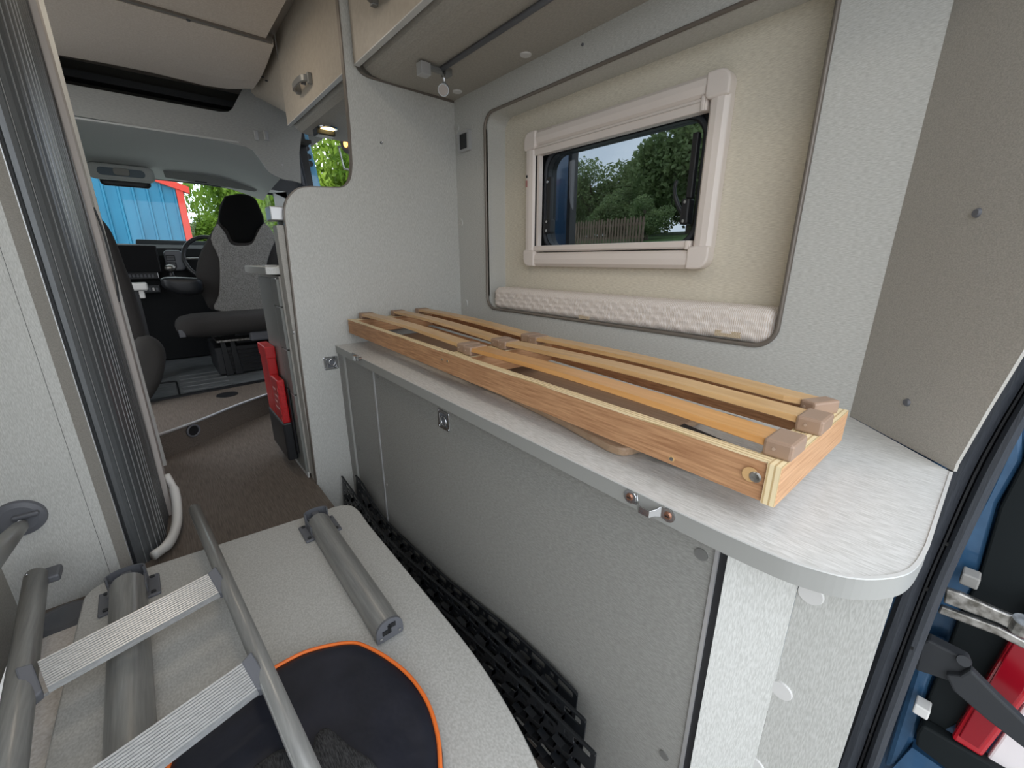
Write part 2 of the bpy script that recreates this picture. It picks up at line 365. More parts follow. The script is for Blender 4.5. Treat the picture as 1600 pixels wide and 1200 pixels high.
obj('blind_groove', bx(1.2755, 1.279, .672, 1.37, 1.395, 1.3975), frame_dk, w1)
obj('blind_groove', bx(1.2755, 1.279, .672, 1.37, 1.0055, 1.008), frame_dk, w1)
obj('blind_pull', bx(1.272, 1.281, .672, .684, 1.372, 1.410), frame_pl, w1, bevel=.003)
obj('blind_pull', bx(1.272, 1.281, .672, .684, .999, 1.026), frame_pl, w1, bevel=.003)
obj('side_channel', plate([(1.350, 1.02), (1.372, 1.02), (1.372, 1.38), (1.350, 1.38)], 'X', 1.285, .02), frame_pl, w1)
obj('side_gap', bx(1.283, 1.286, 1.362, 1.370, 1.026, 1.372), black_pl, w1)
G = rrect(.69, 1.335, 1.022, 1.372, .06, 8)
obj('rubber_seal', plate(rrect(.655, 1.395, .985, 1.41, .05, 5), 'X', 1.322, .05, holes=[G]), black_pl, w1)
b = N(); tube(b, [(1.321, a, c) for a, c in rrect(.678, 1.347, 1.01, 1.384, .07, 8)], .009, 8, closed=True); obj('seal_bead', b, black_rb, w1, smooth=True)
obj('pane', plate(G, 'X', 1.346, .003), tint_glass, w1)
def latch(y, flip):
    s = -1 if flip else 1
    o = obj('latch', bx(1.300, 1.335, y - .014, y + .014, 1.075, 1.150), black_pl, w1, bevel=.006)
    h = N(); tube(h, smooth_path([(1.318, y, 1.10), (1.308, y + s * .022, 1.125), (1.302, y + s * .040, 1.17), (1.300, y + s * .036, 1.205)], 4), [.011] * 4 + [.009] * 4 + [.007] * 4 + [.006], 8, flat=.7)
    obj('latch_lever', h, black_pl, w1, smooth=True)
    a_ = N(); box(a_, 1.305, 1.325, y - .012 - s * .004, y + .008 - s * .004, 1.15, 1.33); obj('window_stay', a_, black_pl, w1, bevel=.004)
    for z in (1.085, 1.14):
        g = N(); disc(g, (1.301, y, z), (-1, 0, 0), .0045, .004, 12); obj('latch_screw', g, chrome, w1)
latch(.712, False)
o = obj('hinge_bracket', bx(1.298, 1.330, 1.295, 1.335, 1.075, 1.130), black_pl, w1, bevel=.006)
obj('hinge_arm', bx(1.300, 1.322, 1.300, 1.322, 1.12, 1.29), black_pl, w1, bevel=.005)
for z in (1.085, 1.12, 1.27):
    g = N(); disc(g, (1.297, 1.31, z), (-1, 0, 0), .005, .005, 12); obj('hinge_screw', g, chrome, w1)
obj('warning_label', plate([(1.405, 1.26), (1.415, 1.26), (1.415, 1.285), (1.405, 1.285)], 'X', 1.2695, .001), mat('label_print', (.45, .2, .18)), w1)
obj('warning_label', plate([(1.404, 1.295), (1.413, 1.295), (1.413, 1.305), (1.404, 1.305)], 'X', 1.2695, .001), black_pl, w1)

# ---- quilted cushion in the recess
Yc0, Yc1, Zc0, Zc1 = .376, 1.560, .752, .846
def lerp_(a, b, t): return a + (b - a) * t
b = N(); NY = 300; rings = []
prf = rrect(1.205, 1.299, Zc0, Zc1, .022, 5)
dense = []
for p, q in zip(prf, prf[1:] + prf[:1]):
    L_ = math.dist(p, q); k_ = max(1, int(L_ / .004)); dense += [(lerp_(p[0], q[0], i / k_), lerp_(p[1], q[1], i / k_)) for i in range(k_)]
mx_, mz_ = 1.252, (Zc0 + Zc1) / 2
for i in range(NY + 1):
    y = Yc0 + (Yc1 - Yc0) * i / NY; dd = min(y - Yc0, Yc1 - y); k = 1 if dd > .03 else .62 + .38 * math.sqrt(1 - (1 - dd / .03) ** 2)
    ring = []
    for j, (x, z) in enumerate(dense):
        u = (z if x < 1.21 or z < Zc0 + .02 else z + (x - 1.205)) / .019; row = math.floor(u); fu = u - row
        sc = abs(math.sin(PI * (y / .052 + .5 * (row % 2))))
        h_ = .0042 * (max(0, 1 - abs(fu - (.15 + .7 * sc)) * 1.6)) ** 1 * (.35 + .65 * sc)
        nx, nz = (x - mx_), (z - mz_); ln = math.hypot(nx / .047, nz / .047)
        ax_, az_ = (-1, 0) if x < 1.215 else ((0, 1) if z > mz_ else (0, 0))
        ring.append(b.verts.new((mx_ + (x - mx_) * k + ax_ * h_, y, mz_ + (z - mz_) * k + az_ * h_)))
    rings.append(ring)
NT = len(dense)
for A, B in zip(rings, rings[1:]):
    for j in range(NT): b.faces.new((A[j], A[(j + 1) % NT], B[(j + 1) % NT], B[j]))
b.faces.new(rings[0]); b.faces.new(rings[-1])
cu = thing('bolster_cushion', 'long cream quilted bolster cushion lying on the ledge under the window', 'cushion', (1.25, .97, .752))
obj('cover', b, quilt, cu, smooth=True)
lab = grained('beige_striped_tag', (.42, .30, .18), (.70, .60, .45), (20, 400, 400), .8, bump=0)
for y0, y1, z0, z1 in ((.455, .525, .762, .778), (.985, 1.035, .757, .769)):
    obj('woven_tag', plate([(y0, z0), (y1, z0), (y1, z1), (y0, z1)], 'X', 1.2025, .003), lab, cu)

# ---- partition between bench and kitchen
def sm2(pts, n=5): return [(p.x, p.y) for p in smooth_path([(a, c, 0) for a, c in pts], n)]
c1 = sm2([(.425, 1.10), (.430, 1.15), (.447, 1.19), (.485, 1.226), (.532, 1.238)])
c2 = sm2([(.620, 1.244), (.660, 1.252), (.690, 1.285), (.703, 1.34)])
left = [(.392, -.29), (.408, .58)] + c1 + c2 + [(.709, 1.467), (.714, 2.12)]
c3 = sm2([(.752, 1.73), (.757, 1.69), (.775, 1.668), (.805, 1.66)])
right = [(.764, 2.12)] + c3
pt = thing('partition_panel', 'pale grey upright partition with a cut-out corner behind the slatted frame', 'partition', (.8, 1.84, 0))
PY = 1.83
obj('board', plate(left + right + [(1.2, 1.655), (1.2, -.29)], 'Y', PY, .022), lam_v, pt)
obj('edge_band', ribbon(left, .0022, -.001, .024, 'Y', PY), edge_brown, pt)
obj('edge_band', ribbon(right[1:] + [(1.198, 1.655)], .0045, -.002, .02, 'Y', PY - .002), edge_brown, pt)
obj('end_post', bx(.398, .44, PY + .022, PY + .085, 0, 1.095), lam_w, pt, bevel=.002)
g_ = N(); disc(g_, at(459, 519, 'X', .398), (-1, 0, 0), .009, .003, 16); obj('screw_cap', g_, silver, pt)
hk = thing('coat_hook', 'tiny chrome hook screwed to the grey partition', 'hook', (.833, 1.83, 1.434))
g_ = N(); disc(g_, (.833, 1.829, 1.434), (0, -1, 0), .006, .004, 14); obj('base', g_, chrome, hk)
g_ = N(); tube(g_, [(.833, 1.826, 1.434), (.833, 1.815, 1.432), (.833, 1.812, 1.438)], .0025, 8); obj('peg', g_, chrome, hk, smooth=True)

# ================================================================== OVERHEAD CABINETS
def sm2_(pts): return [(p.x, p.y) for p in smooth_path([(a, c, 0) for a, c in pts], 4)]
def overhead(y0, y1, label, handles, lipz):
    t = thing('overhead_cabinet', label, 'cabinet', (1.0, (y0 + y1) / 2, 1.66), 'overhead cabinets with cream doors')
    prof = [(.775, 2.12), (.775, 1.705), (.79, 1.683), (.815, 1.668), (.85, 1.662), (.88, 1.660), (1.2, 1.660), (1.38, 1.66), (1.38, 2.12)]
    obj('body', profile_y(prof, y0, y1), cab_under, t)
    d = obj('door', bx(.742, .760, y0 + .004, y1 - .012, lipz, 2.115), cream_door, t, bevel=.002)
    obj('door_edge', bx(.741, .762, y0 + .004, y1 - .012, lipz - .003, lipz + .001), edge_white, t)
    obj('shadow_gap', bx(.760, .775, y0 + .004, y1 - .004, lipz + .008, 2.115), black_pl, t)
    for hy, hz, hl in handles:
        ou = sm2_([(hy + hl / 2, .742), (hy + hl / 2 - .002, .714), (hy + hl * .36, .698), (hy, .694), (hy - hl * .36, .698), (hy - hl / 2 + .002, .714), (hy - hl / 2, .742)])
        inn = sm2_([(hy - hl / 2 + .016, .742), (hy - hl / 2 + .018, .720), (hy - hl * .30, .707), (hy, .703), (hy + hl * .30, .707), (hy + hl / 2 - .018, .720), (hy + hl / 2 - .016, .742)])
        b_ = plate([(x_, y_) for y_, x_ in ou + inn], 'Z', hz - .012, .026); h = obj('handle', b_, silver_dk, t, bevel=.002)
        obj('handle_foot', bx(.722, .742, hy - hl / 2 - .012, hy - hl / 2 + .012, hz - .022, hz + .022), silver_dk, t, bevel=.003)
        obj('handle_foot', bx(.722, .742, hy + hl / 2 - .012, hy + hl / 2 + .012, hz - .016, hz + .028), silver_dk, t, bevel=.003)
        g = N(); disc(g, (.742, hy, hz + .01), (-1, 0, 0), .010, .02, 16); obj('push_lock', g, mid_pl, t)
    return t
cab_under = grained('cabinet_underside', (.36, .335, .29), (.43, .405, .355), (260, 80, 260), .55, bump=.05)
silver_dk = mat('dull_silver_handle', (.26, .26, .25), .4, .5)
overhead(-.05, 1.825, 'cream door overhead cabinet above the bench, handle cut by the photo top edge', [(1.50, 1.79, .15)], 1.682)
overhead(1.86, 2.84, 'cream door overhead cabinet above the kitchen, beside the cab roof', [(2.42, 1.775, .19)], 1.690)

# reading lamp, its rail, and the caps
ra = N(); tube(ra, [(.975, 1.57, 1.652), (.965, .1, 1.652)], .009, 10)
tag(obj('lamp_rail', ra, mid_pl, smooth=True), 'thin round grey rail running under the overhead cabinet', 'rail')
sp = thing('reading_spotlight', 'small silver swivel spotlight under the overhead cabinet', 'lamp', (.95, 1.55, 1.66))
obj('mount_bar', bx(.868, .985, 1.560, 1.585, 1.640, 1.652), silver_dk, sp, bevel=.002)
obj('mount_block', bx(.860, .900, 1.555, 1.592, 1.615, 1.655), silver, sp, bevel=.002)
obj('mount_block', bx(.965, .992, 1.555, 1.592, 1.635, 1.6585), silver_dk, sp, bevel=.002)
obj('stem', tube(N(), [(.955, 1.558, 1.655), (.955, 1.555, 1.605)], .0055, 10), chrome, sp, smooth=True)
dv = Vector((-.50, -.62, -.42)).normalized(); c0 = Vector((.955, 1.555, 1.596))
g = N(); disc(g, c0 - dv * .012, dv, .013, .045, 20); 
for k in range(3): disc(g, c0 + dv * (.002 + k * .008), dv, .0175, .003, 20)
obj('lamp_head', g, silver_dk, sp)
g = N(); disc(g, c0 + dv * .030, dv, .016, .018, 24, .0205); obj('reflector_rim', g, chrome, sp)
g = N(); disc(g, c0 + dv * .0482, dv, .0175, .0006, 24); obj('lens', g, mat('frosted_lens', (.45, .40, .37), .3), sp)
for o_ in sp.children:
    for v_ in o_.data.vertices: v_.co.x += .022; v_.co.y += -.005; v_.co.z -= .006 if o_.name.startswith(('stem', 'lamp_head', 'reflector', 'lens')) else 0
def cap(c, n, label, r=.018, m=None, grp='round blanking caps'):
    g = N(); disc(g, c, n, r, .004, 28, r * .9); tag(obj('blanking_cap', g, m or cap_pl), label, 'cap', 'round blanking caps')
cap((1.150, 1.287, 1.660), (0, 0, -1), 'round pale cap under the overhead cabinet, nearest the photo top', .021)
cap((1.150, 1.725, 1.660), (0, 0, -1), 'round pale cap under the overhead cabinet right behind the spotlight', .021)
cap((1.2, 1.815, 1.545), (-1, 0, 0), 'round grey cap on the wall just left of the square switch', .021, lam_y)
cap((1.2, 1.808, 1.140), (-1, 0, 0), 'round grey cap on the wall midway down left of the recess', .020, lam_y)
cap((1.2, 1.785, .757), (-1, 0, 0), 'round grey cap on the wall low beside the slat frame far end', .020, lam_y)
g = N(); disc(g, (1.2, 1.068, 1.632), (-1, 0, 0), .0045, .003, 12); tag(obj('screw', g, mid_pl), 'small dark screw in the wall just below the overhead cabinet', 'screw')
sq = thing('wall_switch', 'square black and silver wall plate near the partition corner', 'switch', (1.2, 1.743, 1.478))
obj('surround', plate(rrect(1.700, 1.790, 1.438, 1.522, .006, 3), 'X', 1.185, .015, holes=[rrect(1.716, 1.775, 1.449, 1.510, .003, 2)]), silver, sq, bevel=.002)
obj('rocker', bx(1.187, 1.199, 1.717, 1.774, 1.450, 1.509), black_pl, sq, bevel=.002)

# ================================================================== BENCH BOX, WORKTOP
edgep = smooth_path([(.528, .40, 0), (.527, .22, 0), (.531, .13, 0), (.540, .085, 0), (.560, .045, 0), (.60, .015, 0), (.64, .003, 0), (.70, -.001, 0)], 5)
ed = [(p.x, p.y) for p in edgep]
outl = [(.552, 1.828), (.540, 1.2)] + ed + [(1.0, .0), (1.19, .176), (1.198, .186), (1.198, 1.828)]
wt = thing('bench_worktop', 'long pale grey worktop with a rounded free corner at the rear door', 'worktop', (.86, .9, .584))
obj('slab', plate(outl, 'Z', .586, .030), lam_top, wt)
obj('edge_band', ribbon([(.552, 1.826), (.540, 1.2)] + ed + [(.998, 0)], .0014, 0, .0300, 'Z', .586), edge_grey, wt)
obj('edge_lip', ribbon([(.552, 1.826), (.540, 1.2)] + ed + [(.998, 0)], .0022, .0, .0022, 'Z', .6155), edge_white, wt)
bb = thing('bench_box', 'tall grey bench box front under the worktop with a chrome ring catch', 'cabinet', (.8, 1.0, 0))
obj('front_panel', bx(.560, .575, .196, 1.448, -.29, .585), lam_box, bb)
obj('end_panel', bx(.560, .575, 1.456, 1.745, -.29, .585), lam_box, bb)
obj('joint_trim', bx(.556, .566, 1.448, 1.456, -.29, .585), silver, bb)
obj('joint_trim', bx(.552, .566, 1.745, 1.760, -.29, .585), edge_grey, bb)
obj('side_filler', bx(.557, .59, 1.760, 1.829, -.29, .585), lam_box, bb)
obj('corner_gap', bx(.561, .575, .180, .196, -.29, .585), black_pl, bb)
obj('joint_trim', bx(.556, .562, .192, .1975, -.29, .585), silver, bb)
b = N(); q = [(.560, .181), (.616, .104), (.625, .108), (.575, .185)]; plate(q, 'Z', -.29, .875, bm=b); obj('chamfer_panel', b, lam_v, bb)
obj('rear_panel', plate([(.618, .104), (.632, .104), (.632, .012), (.618, .012)], 'Z', -.12, .705), lam_v, bb)
obj('rear_return', plate([(.632, .0122), (1.0, .0205), (1.0, .032), (.632, .026)], 'Z', -.12, .705), lam_v, bb)
for (px, py), rr in (((1267, 928), .0155), ((1221, 1078), .0150), ((1180, 1195), .0150)):
    c = at(px, py, 'X', .618); g = N(); disc(g, c, (-1, 0, 0), rr, .003, 28, rr * .93); obj('cover_cap', g, cap_pl, bb)
for px, py, rr in ((1096, 866, .010), (561, 700, .011), (1038, 1180, .009), (590, 588, .009)):
    c = at(px, py, 'X', .560); g = N(); disc(g, c, (-1, 0, 0), rr, .002, 20); obj('cover_cap', g, silver_dk if py > 0 else cap_pl, bb)
g = N(); disc(g, at(605, 757, 'X', .560), (-1, 0, 0), .004, .002, 12); obj('screw', g, silver, bb)
def ring_catch(c, ax, label):
    t = thing('ring_catch', label, 'catch', c, 'chrome ring catches')
    cx, cy, cz = c; s = .030
    if ax == 'X':
        obj('plate', plate(rrect(cy - s, cy + s, cz - s * .95, cz + s * .95, .006, 3), 'X', cx - .003, .003, holes=[rrect(cy - .021, cy + .021, cz - .019, cz + .019, .008, 4)]), chrome, t, bevel=.001)
        obj('dish', plate(rrect(cy - .021, cy + .021, cz - .019, cz + .019, .008, 4), 'X', cx - .001, .001), mid_pl, t)
        g = N(); tube(g, [(cx - .004, cy - .004 + .013 * math.cos(k * PI / 8), cz - .002 + .014 * math.sin(k * PI / 8)) for k in range(16)], .0025, 8, closed=True); obj('ring', g, chrome, t, smooth=True)
        obj('hinge_bar', bx(cx - .006, cx - .001, cy + .014, cy + .019, cz - .018, cz + .018), chrome, t, bevel=.001)
        for a in (-1, 1):
            for bq in (-1, 1):
                g = N(); disc(g, (cx - .003, cy + a * .025, cz + bq * .0235), (-1, 0, 0), .003, .0015, 10); obj('rivet', g, chrome, t)
    else:
        obj('plate', plate(rrect(cx - s, cx + s, cz - s * .95, cz + s * .95, .006, 3), 'Y', cy - .003, .003, holes=[rrect(cx - .021, cx + .021, cz - .019, cz + .019, .008, 4)]), chrome, t, bevel=.001)
        obj('dish', plate(rrect(cx - .021, cx + .021, cz - .019, cz + .019, .008, 4), 'Y', cy - .001, .001), mid_pl, t)
        g = N(); tube(g, [(cx + .004 + .013 * math.cos(k * PI / 8), cy - .004, cz + .002 + .014 * math.sin(k * PI / 8)) for k in range(16)], .0025, 8, closed=True); obj('ring', g, chrome, t, smooth=True)
        obj('hinge_bar', bx(cx - .019, cx - .014, cy - .006, cy - .001, cz - .018, cz + .018), chrome, t, bevel=.001)
        for a in (-1, 1):
            for bq in (-1, 1):
                g = N(); disc(g, (cx + a * .025, cy - .003, cz + bq * .0235), (0, -1, 0), .003, .0015, 10); obj('rivet', g, chrome, t)
c = at(694, 656, 'X', .560); ring_catch((.560, c[1], c[2]), 'X', 'square chrome ring catch on the bench box front')
c = at(517, 567, 'Y', 1.83); ring_catch((c[0], 1.83, c[2]), 'Y', 'square chrome ring catch on the pale partition edge')
def strap(ya, yb, x, z, label, screws=True):
    t = thing('staple_bracket', label, 'bracket', (x, (ya + yb) / 2, z))
    ys = [yb, yb + .014, yb + .020, yb + .026, ya - .026, ya - .020, ya - .014, ya]; xs = [0, 0, -.006, -.012, -.012, -.006, 0, 0]
    b = N(); R_ = []
    for y, dx in zip(ys, xs):
        w = .0095 if dx == 0 else .006
        R_.append([b.verts.new((x - .002 + dx + e, y, z + s * w - (.006 if dx < -.008 else .003 if dx else 0))) for e, s in ((0, 1), (0, -1), (.002, -1), (.002, 1))])
    for A, B in zip(R_, R_[1:]):
        for k in range(4): b.faces.new((A[k], A[(k + 1) % 4], B[(k + 1) % 4], B[k]))
    b.faces.new(R_[0]); b.faces.new(R_[-1]); obj('bar', b, chrome, t, bevel=.001)
    for y in (yb + .002, ya - .002):
        g = N(); disc(g, (x - .001, y, z), (-1, 0, 0), .011, .002, 20); obj('eyelet', g, chrome, t)
        g = N(); disc(g, (x - .003, y, z), (-1, 0, 0), .0065, .003, 16, .005); obj('screw', g, mat('rusty_screw', (.35, .18, .12), .4, .8), t)
        obj('screw_slot', bx(x - .0068, x - .0058, y - .003, y + .003, z - .0008, z + .0008), black_pl, t)
c = at(984, 774, 'X', .526); d = at(1047, 806, 'X', .526); strap(c[1], d[1], .526, (c[2] + d[2]) / 2, 'chrome staple bracket on the worktop edge with two rusty screws')
tb = thing('bolt_latch', 'little chrome bolt latch under the far end of the worktop edge', 'latch', at(562, 560, 'X', .545))
c = at(556, 557, 'X', .545); obj('plate', bx(.538, .543, c[1] - .035, c[1] + .025, c[2] - .010, c[2] + .012), silver_dk, tb, bevel=.002)
c = at(558, 559, 'X', .538); obj('nut', bx(.524, .538, c[1] - .012, c[1] + .012, c[2] - .009, c[2] + .009), chrome, tb, bevel=.002)
c = at(564, 560, 'X', .538); g = N(); disc(g, c, (-1, 0, 0), .008, .012, 12); obj('bolt', g, chrome, tb)

# ================================================================== SLATTED BED FRAME
def lerp(a, b, t): return a + (b - a) * t
FY0, FY1, FZ0, FZ1 = .140, 1.812, .657, .716
def lx(y): return lerp(.572, .610, (y - FY0) / (FY1 - FY0))
def rx(y): return lerp(.892, 1.02, (y - FY0) / (FY1 - FY0))
sf = thing('slatted_bed_frame', 'beech slatted bed frame with tan slat holders lying on the worktop', 'bed frame', (.8, 1.0, .617))
def quadbeam(name, ring, z0, z1, m, mtop):
    o = obj(name, plate(ring, 'Z', z0, z1 - z0), m, sf, bevel=.0015); return o
W_ = .020
for nm, fa, sgn in (('side_rail', lx, 1), ('side_rail', rx, -1)):
    a, c = FY0 + .0165, FY1
    ring = [(fa(a), a), (fa(a) + sgn * W_, a), (fa(c) + sgn * W_, c), (fa(c), c)]
    r1 = quadbeam(nm, ring, FZ0, FZ1 - .002, beech, ply_x)
    o = obj('ply_edge', plate([(p[0] , p[1]) for p in ring], 'Z', FZ1 - .002, .0022), ply_x, sf)
a = FY0
r1 = quadbeam('end_rail', [(lx(a) - .002, a), (rx(a) + .002, a), (rx(a) + .002, a + .017), (lx(a) - .002, a + .017)], FZ0, FZ1 - .002, beech_x, ply_y)
obj('ply_edge', plate([(lx(a) - .002, a), (rx(a) + .002, a), (rx(a) + .002, a + .017), (lx(a) - .002, a + .017)], 'Z', FZ1 - .002, .0022), ply_y, sf)
obj('ply_edge', plate([(a + .0005, FZ0 + .001), (a + .0165, FZ0 + .001), (a + .0165, FZ1), (a + .0005, FZ1)], 'X', lx(a) - .0042, .0024), ply_y, sf)
def crossbeam(y0, y1):
    ring = [(lx(y0) + W_, y0), (rx(y0) - W_, y0), (rx(y1) - W_, y1), (lx(y1) + W_, y1)]
    quadbeam('cross_beam', ring, FZ0, FZ1 - .003, beech_x, ply_y); obj('ply_edge', plate(ring, 'Z', FZ1 - .003, .002), ply_y, sf)
crossbeam(.157, .176); crossbeam(.905, .985); crossbeam(1.775, 1.814)
# folded board under the frame
brd = [(.700, 1.80), (.676, 1.115), (.660, .829)] + sm2([(.632, .579), (.610, .46), (.606, .425), (.616, .40), (.650, .390)], 4) + [(.90, .385), (.97, 1.80)]
obj('lower_board', plate(brd, 'Z', .6165, .018), plyboard, sf, bevel=.005)
obj('batten', plate([(.650, .60), (.675, .60), (.73, 1.79), (.705, 1.79)], 'Z', .6345, .0225), beech, sf)
obj('batten', plate([(.86, .50), (.89, .50), (.97, 1.79), (.94, 1.79)], 'Z', .6345, .0225), beech, sf)
obj('support_tongue', plate([(.63, .385), (.80, .385), (.77, .26), (.66, .26)], 'Z', .6345, .004), dark_pl, sf)
SW = .052
xs_near = [.619, .748, .838]; xs_m1 = [.645, .765, .885]; xs_m2 = [.652, .772, .892]; xs_far = [.685, .832, .955]
def slat(xa, xb, ya, yb, m, cut=False):
    b = N(); R_ = []; nseg = 14
    for i in range(nseg + 1):
        t = i / nseg; y = lerp(ya, yb, t); x = lerp(xa, xb, t); h = .7285 + .007 * math.sin(PI * t)
        wl = wr_ = SW / 2
        if cut and i <= 1: wl, wr_ = SW / 2 * (.55 if i == 0 else 1), SW / 2
        R_.append([b.verts.new((x + s, y, h + z)) for s, z in ((-wl, 0), (-wl + .003, .009), (wr_ - .003, .009), (wr_, 0), (wr_ - .003, -.002), (-wl + .003, -.002))])
    for A, B in zip(R_, R_[1:]):
        for k in range(6): b.faces.new((A[k], A[(k + 1) % 6], B[(k + 1) % 6], B[k]))
    b.faces.new(R_[0]); b.faces.new(R_[-1])
    return obj('slat', b, m, sf)
def holder(x, y, ang=0, w=SW + .006, l=.044, low=0):
    rot = Matrix.Rotation(ang, 3, 'Z')
    o = obj('slat_holder', box(N(), x - w / 2, x + w / 2, y - l / 2, y + l / 2, FZ1 - low, .7405, rot=rot), tan_clip, sf, bevel=.004)
    obj('holder_lug', box(N(), x - w / 2 + .006, x + w / 2 - .006, y - l / 2 + .006, y + l / 2 - .006, .712, .717, rot=rot), tan_clip, sf)
    g = N(); v = Vector((-w / 2 - .0005, .004, 0)); v.rotate(rot); disc(g, (x + v.x, y + v.y, .729), (-math.cos(ang), -math.sin(ang), 0), .0022, .0015, 10); obj('holder_stud', g, mat('tan_stud', (.45, .33, .25), .3), sf)
mats_ = [slatwood2, slatwood, slatwood]
for i in range(3):
    slat(xs_near[i], xs_m1[i], .168, .915, mats_[i], cut=(i == 2)); slat(xs_m2[i], xs_far[i], .975, 1.79, slatwood)
    holder(xs_near[i], .155 if i < 2 else .172, -.4 if i == 2 else 0, l=.036 if i < 2 else .028); holder(xs_m1[i], .920, l=.036); holder(xs_m2[i], .962, l=.036); holder(xs_far[i], 1.792, l=.034)
    # tan arms that hang below the near holders
    if i < 2: obj('holder_arm', plate([(xs_near[i] - .022, .20), (xs_near[i] + .0, .20), (xs_near[i] + .015, .285), (xs_near[i] + .005, .30)], 'Z', .694, .004), tan_clip, sf)
cc = at(1180, 745, 'X', .570)
g = N(); disc(g, (.5695, cc[1] + .006, cc[2] + .001), (-1, 0, 0), .0105, .001, 24); obj('counterbore', g, slatwood, sf)
g = N(); disc(g, (.5688, cc[1], cc[2]), (-1, 0, 0), .0080, .002, 20, .006); obj('screw', g, steel, sf)
for px, py in ((1049, 718), (691, 564), (699, 567), (544, 505)):
    y_ = at(px, py, 'X', .575)[1]; c = at(px, py, 'X', lx(y_) - .0005)
    g = N(); disc(g, (lx(c[1]) + .0005, c[1], c[2]), (-1, 0, 0), .0050, .001, 16); obj('counterbore', g, slatwood, sf)
    g = N(); disc(g, (lx(c[1]) - .0005, c[1], c[2]), (-1, 0, 0), .0032, .001, 12); obj('screw', g, steel, sf)
for o_ in sf.children:
    if o_.name.startswith('lower_board'): continue
    for v_ in o_.data.vertices: v_.co.z += .009 * (v_.co.y + .86) / 1.67
stk = thing('white_sticker', 'small white label with dark print seen on the worktop through the slats', 'sticker', (.80, .36, .617))
c = at(1163, 646, 'Z', .617)
obj('label', plate([(c[0] - .03, c[1] - .035), (c[0] + .03, c[1] - .035), (c[0] + .03, c[1] + .035), (c[0] - .03, c[1] + .035)], 'Z', .6164, .0006), white_pl, stk)
g = N(); tube(g, [(c[0] + .012 * math.cos(t), c[1] + .018 + .010 * math.sin(t), .6172) for t in np.linspace(.3, 5.0, 12)], .0022, 6); obj('print', g, dark_pl, stk)

# ================================================================== FOLDED TABLE ON THE FLOOR
TZ = .07
def A2(px, py, z=TZ): p = at(px, py, 'Z', z); return (p[0], p[1])
tl = sm2([A2(232, 886), A2(535, 789), A2(556, 793), A2(571, 812)], 4)
c_r = [(.412, .56), (.400, .50), (.385, .44), (.375, .32), (.372, .15)]
tl = [A2(350, 848), A2(500, 800)] + sm2([A2(522, 792), A2(538, 789), A2(551, 791), A2(562, 800)], 3) + sm2([(.426, 1.30), (.425, 1.05), (.424, .85), (.422, .70), (.417, .60), (.405, .50), (.388, .41), (.362, .33), (.32, .27), (.25, .25)], 4) \
   + [(-.20, .25), (-.30, .32)] + [(-.318, .956)] + sm2([(-.312, 1.30), A2(128, 950), A2(135, 930), A2(158, 912), A2(190, 900)], 3)
tt = thing('folding_table', 'pale grey folding table lying upside down with two tube legs folded on it', 'table', (.05, .9, 0))
obj('table_top', plate(tl, 'Z', TZ - .028, .028), lam_table, tt, bevel=.002)
ring = tl + [tl[0]]
obj('edge_band', ribbon(tl, .0012, 0, .026, 'Z', TZ - .0275), edge_grey, tt)
